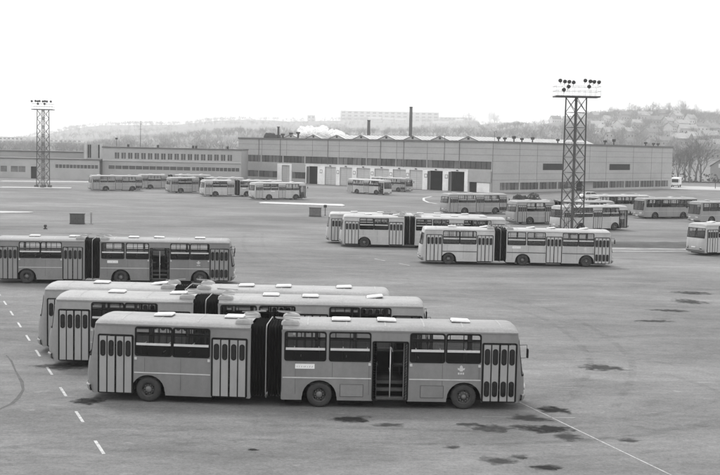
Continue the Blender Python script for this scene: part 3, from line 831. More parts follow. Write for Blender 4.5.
# ------------------------------------------------------------------ hall
CLAD = mat('wall_cladding', .355, .7, .1, .12, streak=(1, 1, 2), fine=.04)
CLADJ = mat('cladding_joint', .12, .8, .1, 2)
WHITEW = mat('white_render', .8, .8, .12, .5, fine=.06)
DOORL = mat('roller_door', .5, .6, .12, .4)
GLZ = mat('strip_glazing', .05, .25, .5, .35, spec=.6)
GLZL = mat('curtained_glazing', .13, .35, .4, .5)
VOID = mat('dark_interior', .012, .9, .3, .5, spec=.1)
SKYL = mat('skylight_sheet', .43, .5, .12, .5)
ROOFD = mat('roofing_felt', .1, .9, .2, .3)
hall = thing('bus_garage_hall', 'long flat roofed garage hall with pale door portals and zigzag skylights', 'hall', (29.84, 264.2, 0), math.atan2(.741, .671))
HX_, HY_, HH = 86.0, 86.4, 11.5          # local x along the right wall, local y along the door wall
b = MB()
doors = [(65.9, 68.9), (55.5, 58.8), (48.9, 52.9), (43.3, 47.6), (37.2, 41.8), (31.0, 35.8), (25.6, 29.8), (20.4, 24.5), (14.3, 18.3), (7.9, 12.0)]
openings = [(a, c, 0, 4.6) for a, c in doors] + [(4.4, 6.5, 0, 2.3)]
def wall_with_holes(mb, axis, L, H, holes, flip=False, m=0, thick=.35):
    """wall in the plane x=0 (axis 'y') or y=0 (axis 'x') with reveals going inward"""
    us = sorted({0, L, *[h[0] for h in holes], *[h[1] for h in holes]})
    def P(u, z, d): return (d, u, z) if axis == 'y' else (u, d, z)
    for a, c in zip(us, us[1:]):
        m_ = (a + c) / 2; z = 0
        for h in sorted((h for h in holes if h[0] < m_ < h[1]), key=lambda h: h[2]):
            if h[2] > z: mb.quad([P(a, z, 0), P(c, z, 0), P(c, h[2], 0), P(a, h[2], 0)], m)
            z = h[3]
        if z < H: mb.quad([P(a, z, 0), P(c, z, 0), P(c, H, 0), P(a, H, 0)], m)
    for a, c, z0, z1 in holes:
        mb.quad([P(a, z0, 0), P(a, z1, 0), P(a, z1, thick), P(a, z0, thick)], m); mb.quad([P(c, z0, 0), P(c, z1, 0), P(c, z1, thick), P(c, z0, thick)], m)
        mb.quad([P(a, z1, 0), P(c, z1, 0), P(c, z1, thick), P(a, z1, thick)], m); mb.quad([P(a, z0, 0), P(c, z0, 0), P(c, z0, thick), P(a, z0, thick)], m)
upper = [(.4, 9.5), (9.7, 19.2), (19.4, 28.9), (29.1, 38.6), (38.8, 48.3), (48.5, 60.2), (60.5, 68.5), (68.8, 77), (77.3, 86)]
fh = openings + [(a, c, 5.3, 7.1) for a, c in upper] + [(59.95, 65.1, 1.2, 2.9), (70.7, 78, 1.2, 2.9), (78.2, 86, 1.2, 2.9)]
wall_with_holes(b, 'y', HY_, HH, fh)
b.build('wall', CLAD, hall)
b2 = MB()
rights = [(3 + 8.15 * k, 3 + 8.15 * k + 7.7, .6, 2.3) for k in range(10) if k != 4] + [(35.8, 38.8, 0, 2.4), (20.5, 29.5, 5.2, 6.8), (51.6, 62.4, 5.2, 6.8)]
wall_with_holes(b2, 'x', HX_, HH, rights)
b2.build('wall', CLAD, hall)
b3 = MB(); b3.quad([(HX_, 0, 0), (HX_, HY_, 0), (HX_, HY_, HH), (HX_, 0, HH)]); b3.quad([(0, HY_, 0), (HX_, HY_, 0), (HX_, HY_, HH), (0, HY_, HH)]); b3.build('wall', CLAD, hall)
rf = MB(); rf.box(-.15, HX_ + .1, -.15, HY_ + .1, HH + .004, HH + .28); rf.build('roof', ROOFD, hall)
cop = MB(); cop.box(-.2, -.02, -.2, HY_, HH - .12, HH + .32); cop.box(-.02, HX_, -.2, -.02, HH - .12, HH + .32); cop.build('coping', CLADJ, hall)
# cladding joints
jm = MB()
for k in range(1, 8):
    z = 1.42 * k + .1
    if z > 7.2: jm.box(-.02, -.002, 0, HY_, z - .03, z + .03)
    jm.box(0, HX_, -.02, -.002, z - .03, z + .03) if not (5.2 < z < 6.8 or z < 2.4) else None
for y in [9.6 * k for k in range(1, 9)]: jm.box(-.025, -.002, y - .04, y + .04, 7.2, HH - .12)
for x in [10.6, 18, 30.4, 41.8, 50, 64.0, 74.0, 80.0]: jm.box(x - .04, x + .04, -.025, -.002, 2.4, HH - .12)
jm.bar((-.06, .02, 0), (-.06, .02, HH), .06); jm.bar((-.1, 26.5, 5), (-.1, 26.5, HH), .06); jm.bar((-.1, 14.0, 5), (-.1, 14.0, HH + 1.6), .05)
jm.build('cladding_joints', CLADJ, hall)
# white portals
wp = MB()
ys_ = 6.9; ds = sorted(d for d in doors if d[1] < 60)
for a, c in ds:
    wp.box(-.12, -.004, ys_, a, 0, 4.6); ys_ = c
wp.box(-.12, -.004, ys_, 59.9, 0, 4.6); wp.box(-.12, -.004, 6.9, 59.9, 4.6, 5.1)
wp.box(-.25, -.125, 6.7, 60.1, 5.0, 5.12)
wp.build('door_surround', WHITEW, hall)
wp = MB(); wp.box(-.12, -.004, 65.15, 65.9, 0, 4.6); wp.box(-.12, -.004, 68.9, 70.6, 0, 4.6); wp.box(-.12, -.004, 65.15, 70.6, 4.6, 5.0); wp.build('door_surround', WHITEW, hall)
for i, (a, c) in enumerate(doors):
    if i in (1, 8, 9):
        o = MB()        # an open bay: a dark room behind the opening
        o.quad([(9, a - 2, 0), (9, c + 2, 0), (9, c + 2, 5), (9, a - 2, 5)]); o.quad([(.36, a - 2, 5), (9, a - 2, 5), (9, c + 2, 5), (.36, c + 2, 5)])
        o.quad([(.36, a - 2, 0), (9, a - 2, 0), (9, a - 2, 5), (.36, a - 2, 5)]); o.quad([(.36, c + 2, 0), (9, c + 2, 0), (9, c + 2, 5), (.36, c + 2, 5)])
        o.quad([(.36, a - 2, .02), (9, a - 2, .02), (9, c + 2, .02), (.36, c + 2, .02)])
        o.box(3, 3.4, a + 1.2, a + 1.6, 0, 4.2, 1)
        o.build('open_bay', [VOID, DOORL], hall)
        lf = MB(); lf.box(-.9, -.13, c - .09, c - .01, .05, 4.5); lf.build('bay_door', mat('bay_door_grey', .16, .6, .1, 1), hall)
    else:
        o = MB(); o.box(.2, .27, a, c, .03, 4.6)
        for k in range(9): o.box(.185, .2, a, c, .35 + k * .48, .39 + k * .48, 1)
        o.box(.18, .2, (a + c) / 2 - .04, (a + c) / 2 + .04, .03, 4.6, 1)
        o.build('bay_door', [DOORL, mat('door_seam', .3, .6, .1, 1)], hall)
for (a, c), (a2, c2) in zip(ds, ds[1:]):
    q = (c + a2) / 2; mb = MB(); mb.box(-.15, -.125, q - .45, q + .45, 2.9, 3.8); mb.box(-.158, -.151, q - .3, q + .3, 3.05, 3.65, 1); mb.build('door_sign', [mat('sign_grey', .2, .6, .1, 2), WHITEW], hall)
    mb = MB(); mb.bbox(-.4, -.13, (a + c) / 2 - .25, (a + c) / 2 + .25, 4.75, 5.0, .05); mb.build('wall_lamp', DARK, hall)
for yv in (9.6, 34.0, 52, 69.6, 78):
    mb = MB(); mb.bar((-.09, yv, 5.15), (-.09, yv, HH - .1), .07, n=6); mb.build('drain_pipe', CLADJ, hall)
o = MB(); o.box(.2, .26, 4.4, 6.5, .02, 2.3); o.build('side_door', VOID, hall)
o = MB(); o.box(-.1, -.004, .7, 4.3, .02, 2.2); o.build('light_panel', WHITEW, hall)
o = MB(); o.box(-.35, -.004, .3, 6.6, 2.35, 4.9); o.build('wall_box', CLAD, hall)
rnd = random.Random(5)
def glazed(name, axis, a, c, z0, z1, n, bars=True):
    mb = MB(); st = (c - a) / n
    for k in range(n):
        m = 1 if rnd.random() < .22 else 0
        u0, u1 = a + k * st, a + (k + 1) * st
        if axis == 'y':
            mb.quad([(.22, u0, z0), (.22, u1, z0), (.22, u1, z1), (.22, u0, z1)], m)
            mb.box(.13, .22, u0 - .035, u0 + .035, z0, z1, 2)
        else:
            mb.quad([(u0, .22, z0), (u1, .22, z0), (u1, .22, z1), (u0, .22, z1)], m)
            mb.box(u0 - .035, u0 + .035, .13, .22, z0, z1, 2)
    return mb.build(name, [GLZ, GLZL, DARK], hall)
for a, c in upper: glazed('window', 'y', a, c, 5.3, 7.1, 6)
for a, c in ((59.95, 65.1), (70.7, 78), (78.2, 86)): glazed('window', 'y', a, c, 1.2, 2.9, 4)
for r_ in rights:
    if r_[2] == .6: glazed('window', 'x', r_[0], r_[1], .6, 2.3, 5)
    elif r_[2] > 5:
        mb = MB(); mb.quad([(r_[0], .3, r_[2]), (r_[1], .3, r_[2]), (r_[1], .3, r_[3]), (r_[0], .3, r_[3])])
        for k in range(8): mb.box(r_[0], r_[1], .05, .25, r_[2] + .2 * k + .03, r_[2] + .2 * k + .07)
        mb.build('louvre', mat('louvre_dark', .035, .6, .2, 1), hall)
    else:
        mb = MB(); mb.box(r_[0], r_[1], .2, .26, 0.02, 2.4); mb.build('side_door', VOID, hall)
mb = MB(); mb.box(35.2, 44.5, -1.3, -.022, 2.45, 2.62); mb.build('door_canopy', mat('canopy_grey', .4, .6, .1, 1), hall)
# ridge skylights
for k in range(8):
    yc = 7.7 + 8.4 * k
    mb = MB(); hw, zr = 2.9, 12.8; z0 = HH + .29; x0, x1 = .8, 52
    n = 34
    for i in range(n):
        xa, xb = x0 + (x1 - x0) * i / n, x0 + (x1 - x0) * (i + 1) / n
        for s_ in (-1, 1): mb.quad([(xa, yc + s_ * hw, z0), (xb, yc + s_ * hw, z0), (xb, yc, zr), (xa, yc, zr)], 0)
        for s_ in (-1, 1): mb.bar((xa, yc + s_ * hw, z0 + .02), (xa, yc, zr + .02), .05, m=2)
    for x in (x0, x1): mb.quad([(x, yc - hw, z0), (x, yc + hw, z0), (x, yc, zr)], 1)
    mb.bar((x0 - .1, yc - hw, z0), (x0 - .1, yc, zr), .06, m=3); mb.bar((x0 - .1, yc + hw, z0), (x0 - .1, yc, zr), .06, m=3)
    mb.box(x0 - .06, x0 - .01, yc - .3, yc + .3, z0 + .25, z0 + .75, 3)
    mb.build('skylight', [SKYL, mat('gable_sheet', .42, .6, .1, 1), mat('skylight_rib', .3, .6, .1, 2), DARK], hall)
# roof vents along the right edge
VENT = mat('vent_dark', .05, .7, .2, 2)
for k, (x, h) in enumerate(((3.2, 1.0), (6.1, .9), (10.2, 1.3), (12.6, .9), (17.5, 1.2), (29, 1.0), (35.5, .9), (51.0, 1.1), (56, 1.5), (72, 1.0), (77, .8), (80.2, .8))):
    mb = MB(); z = HH + .28
    mb.bar((0, 0, 0), (0, 0, h), .16, n=8); mb.bar((0, 0, h * .55), (0, 0, h), .42, .5, n=8); mb.bar((0, 0, h), (0, 0, h + .15), .5, .1, n=8)
    mb.build('roof_vent', VENT, hall, T(x, .9 + .3 * (k % 3), z))
mb = MB(); mb.bar((0, 0, 0), (0, 0, 2.2), .04); mb.bar((0, 0, 2.2), (.5, 0, 2.4), .04); mb.bar((.5, 0, 2.4), (.8, 0, 1.9), .04); mb.build('vent_pipe', VENT, hall, T(1.2, .6, HH + .28))
# roof machinery at the far left end and the steam next to it
hm_ = Matrix.Translation((29.84, 264.2, 0)) @ RZ(math.atan2(.741, .671))
p = hm_ @ Vector((2.2, 74.8, HH + .28))
fan = thing('roof_fan_unit', 'dark fan unit with a short stack standing on the hall roof', 'roof unit', p, math.atan2(.741, .671))
mb = MB(); mb.box(-.7, .7, -2.2, 2.8, .15, .9); mb.bar((-.8, 1.8, .8), (.8, 1.8, .8), .65, n=12); mb.bar((-.6, .4, .9), (.6, .4, .9), .5, n=10); mb.build('housing', VENT, fan)
mb = MB(); mb.bar((0, -2.0, .1), (0, -2.0, 2.9), .3, .28, n=10); mb.bar((0, -2.0, 2.9), (0, -2.0, 3.1), .42, .42, n=10); mb.build('stack', VENT, fan)
mb = MB(); mb.bar((0, -3, .2), (0, 3.6, .3), .25, n=8); mb.bar((-.5, 2.6, 0), (-.5, 2.6, .9), .12); mb.bar((.5, -1.2, 0), (.5, -1.2, .9), .12); mb.build('duct', VENT, fan)
for yv, hv in ((66.9, 1.0), (64.2, 1.2), (70, .7)):
    mb = MB(); mb.bar((0, 0, 0), (0, 0, hv), .3, n=8); mb.bar((0, 0, hv), (0, 0, hv + .5), .55, .6, n=8); mb.build('roof_vent', VENT, hall, T(1.2, yv, HH + .28))
# steam
def steam():
    m = bpy.data.materials.new('steam'); m.use_nodes = True; t = m.node_tree; t.nodes.clear()
    o = t.nodes.new('ShaderNodeOutputMaterial'); mi = t.nodes.new('ShaderNodeMixShader'); ad = t.nodes.new('ShaderNodeMixShader')
    d = t.nodes.new('ShaderNodeBsdfDiffuse'); d.inputs[0].default_value = (.95, .95, .95, 1)
    q = t.nodes.new('ShaderNodeBsdfTranslucent'); q.inputs[0].default_value = (.95, .95, .95, 1)
    p = t.nodes.new('ShaderNodeBsdfTransparent')
    tc = t.nodes.new('ShaderNodeTexCoord'); n = t.nodes.new('ShaderNodeTexNoise'); n.inputs['Scale'].default_value = 1.1; n.inputs['Detail'].default_value = 6
    r = t.nodes.new('ShaderNodeMapRange'); r.inputs[1].default_value = .35; r.inputs[2].default_value = .6; r.inputs[3].default_value = .25; r.inputs[4].default_value = .9
    t.links.new(tc.outputs['Object'], n.inputs[0]); t.links.new(n.outputs[0], r.inputs[0])
    t.links.new(d.outputs[0], ad.inputs[1]); t.links.new(q.outputs[0], ad.inputs[2])
    lw = t.nodes.new('ShaderNodeLayerWeight'); lw.inputs[0].default_value = .5
    e = t.nodes.new('ShaderNodeMapRange'); e.inputs[1].default_value = .35; e.inputs[2].default_value = .95; e.inputs[3].default_value = 1; e.inputs[4].default_value = 0
    mu = t.nodes.new('ShaderNodeMath'); mu.operation = 'MULTIPLY'
    t.links.new(lw.outputs['Facing'], e.inputs[0]); t.links.new(e.outputs[0], mu.inputs[0]); t.links.new(r.outputs[0], mu.inputs[1])
    t.links.new(mu.outputs[0], mi.inputs[0]); t.links.new(p.outputs[0], mi.inputs[1]); t.links.new(ad.outputs[0], mi.inputs[2])
    t.links.new(mi.outputs[0], o.inputs[0]); return m
from mathutils import noise as mnoise
mb = MB()
for k in range(26):
    t = k / 25; yc = 67 - 16 * t + .8 * math.sin(k * 5.3); r = (1.05 - .5 * t) * (1 + .35 * math.sin(k * 3.7)) * (.8 if k < 2 else 1)
    c = Vector((5 + 1.6 * math.sin(k * 2.1), yc, HH + .9 + r * .6 + (1.0 - .8 * t) * abs(math.sin(k * 1.9)) + .7 * math.exp(-((t - .55) / .1) ** 2)))
    rows = []
    for i in range(13):
        th = math.pi * i / 12; row = []
        for j in range(21):
            ph = 2 * math.pi * (j % 20) / 20
            d = Vector((math.sin(th) * math.cos(ph), math.sin(th) * math.sin(ph), math.cos(th)))
            q = 1 + .55 * mnoise.noise(d * 1.6 + Vector((k * 3.1, 0, 0))) + .25 * mnoise.noise(d * 4 + Vector((k, 5, 0)))
            row.append(c + Vector((d.x * r, d.y * r * 1.35, d.z * r * .95)) * q)
        rows.append(row)
    mb.grid(rows, 0, True)
st_ = mb.build('steam_plume', steam()); st_.matrix_world = hm_
tag(st_, 'white steam drifting low over the left part of the hall roof', 'steam')

# ------------------------------------------------------------------ office block and low wing at the left
OFF = mat('office_cladding', .34, .8, .1, .3, fine=.05); OFFL = mat('office_pale', .46, .8, .1, .3)
off_b = thing('office_block', 'two storey office block with a row of dark upper windows', 'building', (-31.0, 299.5, 0), R(-1.5))
def hole_wall(L, H, holes, m, parent, name='wall', y=0):
    mb = MB(); wall_with_holes(mb, 'x', L, H, holes)
    return mb
WX = 36.0
wins = [(-WX + 3.2 + k * 1.72, -WX + 3.2 + k * 1.72 + 1.15) for k in range(18)]
mb = MB()
hl = [(a + WX, c + WX, 5.55, 7.1) for a, c in wins] + [(1.5, WX - 13.2, 2.85, 3.75), (WX - 12.8, WX - .5, 2.85, 3.75)]
wall_with_holes(mb, 'x', WX, 8.3, hl); 
mb.v = [(x - WX, y, z) for x, y, z in mb.v]
mb.quad([(-WX, 0, 0), (-WX, 14, 0), (-WX, 14, 8.3), (-WX, 0, 8.3)]); mb.quad([(0, 0, 0), (0, 14, 0), (0, 14, 8.3), (0, 0, 8.3)])
mb.build('wall', OFF, off_b)
mb = MB(); mb.box(-WX - .15, .1, -.2, 14.1, 8.304, 8.6); mb.build('roof', ROOFD, off_b)
mb = MB(); mb.box(-WX, 0, -.25, -.004, 4.95, 5.2); mb.build('ledge', OFFL, off_b)
for a, c in wins:
    mb = MB(); mb.quad([(a, .2, 5.55), (c, .2, 5.55), (c, .2, 7.1), (a, .2, 7.1)]); mb.box((a + c) / 2 - .04, (a + c) / 2 + .04, .1, .19, 5.55, 7.1, 1); mb.build('window', [GLZ, OFFL], off_b)
for a, c in ((1.5 - WX, -13.2), (-12.8, -.5)):
    mb = MB(); n = 12; st = (c - a) / n
    for k in range(n):
        mb.quad([(a + k * st, .2, 2.85), (a + k * st + st, .2, 2.85), (a + k * st + st, .2, 3.75), (a + k * st, .2, 3.75)], 0); mb.box(a + k * st - .05, a + k * st + .05, .05, .19, 2.85, 3.75, 1)
    mb.build('window', [GLZ, OFFL], off_b)
mb = MB(); mb.box(-WX - 5.2, -WX - .004, 1.0, 9, 0, 9.2)
for x in (-3.9, -3.4, -1.2): mb.box(-WX + x - .15, -WX + x + .15, .9, .996, 5.6, 9.0, 1)
for x in (-5.0, -.9): mb.box(-WX + x, -WX + x + .7, .85, .996, 5.3, 9.3, 2)
mb.build('stair_tower', [OFF, VOID, OFFL], off_b)
for x in (-30, -22.2, -13, -12.2, -4): 
    mb = MB(); mb.bar((x, 3, 8.6), (x, 3, 9.2), .3, n=8); mb.bar((x, 3, 9.2), (x, 3, 9.4), .5, .2, n=8); mb.build('roof_vent', VENT, off_b)
low = thing('low_wing', 'low flat roofed wing behind the left floodlight tower', 'building', (-67.3, 298.5, 0), R(-1.5))
mb = MB(); LX = 44.0
hl = [(LX - 11.5, LX - .4, 2.85, 3.75), (LX - 17.8, LX - 16.2, 0, 3.1), (LX - 23, LX - 19.2, 1.6, 3.1), (LX - 27.5, LX - 24, 1.6, 3.1)]
wall_with_holes(mb, 'x', LX, 5.0, hl); mb.v = [(x - LX, y, z) for x, y, z in mb.v]
mb.quad([(-LX, 0, 0), (-LX, 12, 0), (-LX, 12, 5), (-LX, 0, 5)]); mb.build('wall', mat('wing_render', .36, .8, .12, .3), low)
mb = MB(); mb.box(-LX, .1, -.2, 12, 5.004, 5.25); mb.build('roof', ROOFD, low)
mb = MB()
for k in range(12): mb.quad([(-11.5 + k * .925, .2, 2.85), (-11.5 + k * .925 + .925, .2, 2.85), (-11.5 + k * .925 + .925, .2, 3.75), (-11.5 + k * .925, .2, 3.75)]); mb.box(-11.5 + k * .925 - .05, -11.5 + k * .925 + .05, .05, .19, 2.85, 3.75, 1)
mb.build('window', [GLZ, OFFL], low)
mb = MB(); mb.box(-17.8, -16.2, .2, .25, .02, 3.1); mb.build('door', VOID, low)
for a, c in ((-23, -19.2), (-27.5, -24)):
    mb = MB(); mb.quad([(a, .2, 1.6), (c, .2, 1.6), (c, .2, 3.1), (a, .2, 3.1)]); mb.box((a + c) / 2 - .05, (a + c) / 2 + .05, .1, .19, 1.6, 3.1, 1); mb.build('window', [GLZL, OFFL], low)
shed = thing('flat_roofed_shed', 'plain grey shed seen above the roof of the low wing', 'building', (-96, 326, 0))
mb = MB(); mb.box(-8, 26, 0, 14, 0, 6.6); mb.build('wall', mat('shed_grey', .28, .8, .1, .2), shed); mb = MB(); mb.box(-8.2, 26.2, -.2, 14.2, 6.604, 6.9); mb.build('roof', ROOFD, shed)
mb = MB(); mb.box(21, 21.7, 1, 1.7, 6.9, 8.6); mb.build('chimney', WHITEW, shed)

# ------------------------------------------------------------------ floodlight towers
STEEL = mat('mast_steel', .06, .6, .2, 3); GALV = mat('pale_rail', .25, .5, .1, 3); LAMPB = mat('lamp_housing', .03, .5, .15, 5)
LAMPS_A = ((-2.15, 1.72, -25), (-1.65, 1.62, 10), (-1.15, 1.6, 20), (-.62, 1.55, -5), (.72, 1.78, 0), (1.3, 1.7, 15), (1.75, 1.65, 30), (2.3, 1.62, 25), (-1.2, 1.05, 10), (1.2, 1.1, -10), (-1.7, .68, -15))
LAMPS_B = ((-1.95, 1.6, -20), (-1.15, 1.65, -10), (-.72, 1.6, 10), (-.35, 1.65, 5), (.35, 1.6, 0), (.75, 1.65, 10), (1.15, 1.6, 15), (1.95, 1.6, 20), (-.7, 1.1, 10), (.7, 1.1, -10))
def tower(x, y, rz, label, lamps, PW=2.6):
    r = thing('floodlight_tower', label, 'floodlight tower', (x, y, 0), rz, 'floodlight towers over the yard')
    b0, b1, H = .95, .84, 16.1
    def cor(k, z):
        h = b0 + (b1 - b0) * z / H; return Vector(((-h, h, h, -h)[k], (-h, -h, h, h)[k], z))
    mb = MB()
    for k in range(4): mb.bar(cor(k, .25), cor(k, H), .085)
    zs = [.25 + (H - .25) * i / 9 for i in range(10)]
    for k in range(4):
        j = (k + 1) % 4
        for za, zb in zip(zs, zs[1:]):
            mb.bar(cor(k, za), cor(j, zb), .038); mb.bar(cor(j, za), cor(k, zb), .038); mb.bar(cor(k, zb), cor(j, zb), .034)
    mb.build('lattice_mast', STEEL, r)
    mb = MB()
    for z in range(1, 40): mb.bar((-.2, 0, z * .4), (.2, 0, z * .4), .015)
    mb.bar((-.2, 0, .3), (-.2, 0, H), .03); mb.bar((.2, 0, .3), (.2, 0, H), .03); mb.build('ladder', STEEL, r)
    mb = MB()
    for k in range(4):
        c = cor(k, 0); mb.bbox(c.x - .35, c.x + .35, c.y - .35, c.y + .35, 0, .5, .05)
    mb.build('footing', mat('footing_dark', .08, .8, .2, 2), r)
    Q = Matrix.Rotation(-rz, 4, 'Z')
    mb = MB(); mb.box(-PW, PW, -1.3, 1.3, H, H + .16); mb.build('platform', STEEL, r, Q)
    mb = MB()
    zt = H + .16
    for z in (.55, 1.1):
        for a, c in (((-PW, -1.3), (PW, -1.3)), ((PW, -1.3), (PW, 1.3)), ((PW, 1.3), (-PW, 1.3)), ((-PW, 1.3), (-PW, -1.3))): mb.bar((*a, zt + z), (*c, zt + z), .03)
    for i in range(9):
        x_ = -PW + PW / 4 * i
        for yy in (-1.3, 1.3): mb.bar((x_, yy, zt), (x_, yy, zt + 1.1), .02)
    mb.build('railing', GALV, r, Q)
    def lamp():
        m = MB(); m.lathe_y([(.05, .28), (.14, .24), (.24, .05), (.27, -.16), (.24, -.18), (0, -.15)], 16); m.bar((0, .05, -.2), (0, .05, -.55), .035); m.box(-.29, .29, .02, .08, -.2, -.17)
        return m.mesh('floodlight', LAMPB)
    me = cached('flood', lamp)
    for xx, zz, a in lamps:
        link('floodlight', me, r, Q @ T(xx, -1.32, zt + zz) @ RZ(R(a)) @ RX(R(18)) @ Matrix.Scale(.86, 4))
    return r
tower(25.07, 137.2, R(38), 'tall lattice floodlight tower rising in front of the hall at right', LAMPS_A)
tower(-66.3, 241.9, R(52), 'distant lattice floodlight tower standing before the low wing at left', LAMPS_B, 2.1)

# ------------------------------------------------------------------ the buses
GF = 'articulated buses in the foreground'; GMi = 'articulated buses in the middle of the yard'; GL = 'buses parked in echelon before the office'
artic_mid('nearest articulated bus, middle doors standing open on a dark stairwell', (-1.4, 42.67), 1.5, -6.0, pv=0, fopen=(1,), seats=True, flaps=(-4.2, -1.2), group=GF, seed=1)
artic_mid('articulated bus directly behind the nearest one, its middle doors closed', (-4.6, 49.35), 1.0, -1.5, pv=2, fopen=(0,), seats=True, group=GF, seed=2)
artic_mid('articulated bus third from the front, mostly hidden, only roof and tail showing', (-6.0, 52.75), 1.0, -1.0, pv=2, seats=True, group=GF, seed=3)
artic_mid('dark articulated bus at the left edge with open middle doors, tail cut off', (-16.35, 79.1), 5.4, .8, pv=1, fopen=(1,), seats=True, group=GF, seed=4)
artic_mid('articulated bus with dark side moulding, in front of the right floodlight tower', (13.8, 97.8), .6, 1.5, pv=3, dark=True, seats=True, group=GMi, seed=5)
artic_rear('articulated bus overlapped by the one with dark side moulding', (.43, 112.9), .3, -.3, pv=3, group=GMi, seed=6)
artic_rear('articulated bus whose tail sticks out at the far side of its twin', (-1.0, 116.7), .3, .5, pv=3, group=GMi, seed=7)
artic_rear('articulated bus with tail towards us, half behind the open door bus', (22.46, 153.6), 25, 0, pv=2, group=GMi, seed=8)
rigid_at('short bus with open front door, passing behind the right floodlight tower', (31.9, 145.2), 28, 0, pv=3, fopen=(0,), seed=9)
rigid_at('short bus standing between the open garage bays and the middle row', (15.7, 174.8), 25, -5.4, pv=2, seed=10)
rigid_at('short bus at the right with its front to the left, showing its doorless side', (44.0, 173.2), 206, 0, 1, pv=2, seed=11)
rigid_at('short bus mostly hidden behind the doorless side of its neighbour', (38.6, 180.5), 206, 0, 1, pv=3, seed=12)
rigid_at('short bus cut by the right edge, front turned to the left', (49.9, 164.7), 206, 0, 1, pv=2, seed=13)
_a = R(28); _p = off((33.2, 111.1), _a, 8.15, 0)
rigid_at('short bus cut by the right edge, big two pane tail window towards us', _p, 28, 0, pv=3, seed=14)
rigid_at('short bus with open front door before the pale garage doors', (-.85, 244.5), -42, -5.4, pv=3, fopen=(0,), seed=15)
rigid_at('short bus behind another, beside the open garage bays', (8.35, 259.6), -42, 0, pv=2, seed=16)
rigid_at('short bus at the right end of the echelon, front door open', (-16.5, 208.1), 30, -5.4, pv=3, fopen=(0,), sign=True, group=GL, seed=17)
artic_rear('second bus from the right end of the echelon, dark bellows showing', (-27.2, 216.7), 28, 0, pv=3, group=GL, seed=18)
artic_rear('third bus from the right end of the echelon', (-35.6, 229.0), 30, 0, pv=2, group=GL, seed=19)
artic_rear('fourth bus from the right end of the echelon, squeezed behind others', (-44.5, 245.0), 28, 0, pv=2, group=GL, seed=20)
rigid_at('leftmost bus of the echelon, before the office windows', (-50.9, 231.4), 26, -5.4, pv=2, group=GL, seed=21)

# ------------------------------------------------------------------ small yard objects
def cabinet(x, y, rz, label, m):
    r = thing('equipment_cabinet', label, 'cabinet', (x, y, 0), rz, 'metal cabinets standing on the asphalt')
    mb = MB(); mb.bbox(-.82, .82, -.3, .3, .1, 1.2, .02); mb.build('housing', m, r)
    mb = MB(); mb.box(-.87, .87, -.36, .36, 1.2, 1.26); mb.build('lid', DARK, r)
    for q in (-.41, .41):
        mb = MB(); mb.box(q - .38, q + .38, -.315, -.302, .16, 1.14); mb.box(q + .25, q + .31, -.33, -.315, .6, .75, 1); mb.build('door', [m, DARK], r)
    mb = MB(); mb.box(-.86, .86, -.34, .34, 0, .1); mb.build('plinth', DARK, r)
cabinet(-33.4, 136.6, R(2), 'dark metal cabinet on the empty asphalt above the left edge bus', mat('cabinet_dark', .065, .6, .25, 3))
cabinet(-6.3, 161.2, R(-2), 'grey metal cabinet beside the pale concrete island', mat('cabinet_grey', .12, .6, .2, 3))
def post(x, y, h, label, head, m, r_=.06):
    r = thing('post', label, 'post', (x, y, 0), 0, 'short posts standing in the yard')
    mb = MB(); mb.bar((0, 0, 0), (0, 0, h), r_, n=8); mb.bar((0, 0, 0), (0, 0, .1), r_ * 2.2, n=8); mb.build('shaft', m, r)
    mb = MB(); mb.bbox(-head, head, -head, head, h - .02, h + head * 1.7, .04); mb.build('head', m if m is not GALV else mat('post_grey', .3, .6, .2, 3), r)
post(-31.85, 137.0, 1.25, 'pale slim post next to the dark cabinet', .12, GALV, .1)
post(-5.0, 163.8, 1.15, 'post with a dark head beside the grey cabinet', .22, DARK, .05)
post(-34.75, 127.7, .25, 'low dark stub in front of the dark cabinet', .14, DARK, .1)
# car by the hall
def car(x, y, rz, label, m):
    r = thing('parked_car', label, 'car', (x, y, 0), rz)
    mb = MB()
    prof = [(-2.0, .35), (-2.05, .75), (-1.95, .9), (-1.2, .95), (1.0, .92), (1.85, .82), (2.02, .65), (2.0, .35)]
    for y0, y1 in ((-.78, .78),):
        for a, c in zip(prof, prof[1:]): mb.quad([(a[0], y0, a[1]), (c[0], y0, c[1]), (c[0], y1, c[1]), (a[0], y1, a[1])])
        for yy in (y0, y1):
            k = len(mb.v); mb.v += [(p_[0], yy, p_[1]) for p_ in prof]; mb.f.append(tuple(range(k, k + len(prof)))); mb.m.append(0); mb.sm.append(False)
    mb.box(-1.3, .6, -.66, .66, 1.38, 1.43)
    for xa, xb in ((-1.85, -1.3), (.95, .6), (-.35, -.35)):
        for yy in (-1, 1): mb.bar((xa, yy * .74, .93), (xb, yy * .64, 1.4), .035)
    mb.build('body', m, r)
    mb = MB()
    for yy in (-1, 1): mb.quad([(-1.85, yy * .73, .93), (.95, yy * .73, .93), (.6, yy * .645, 1.38), (-1.3, yy * .645, 1.38)])
    mb.quad([(-1.85, -.73, .93), (-1.85, .73, .93), (-1.3, .645, 1.38), (-1.3, -.645, 1.38)]); mb.quad([(.95, -.73, .93), (.95, .73, .93), (.6, .645, 1.38), (.6, -.645, 1.38)])
    mb.build('window', mat('car_glass', .03, .15, 0), r)
    for xx in (-1.25, 1.25):
        for yy in (-.72, .72):
            mb = MB(); mb.lathe_y([(0, -.1), (.2, -.1), (.31, -.08), (.31, .08), (.2, .1), (0, .1)], 16, c=(xx, yy, .31)); mb.build('wheel', TYRE, r)
car(47.6, 243.5, R(195), 'pale small car parked by the doorway of the hall', WHITE)
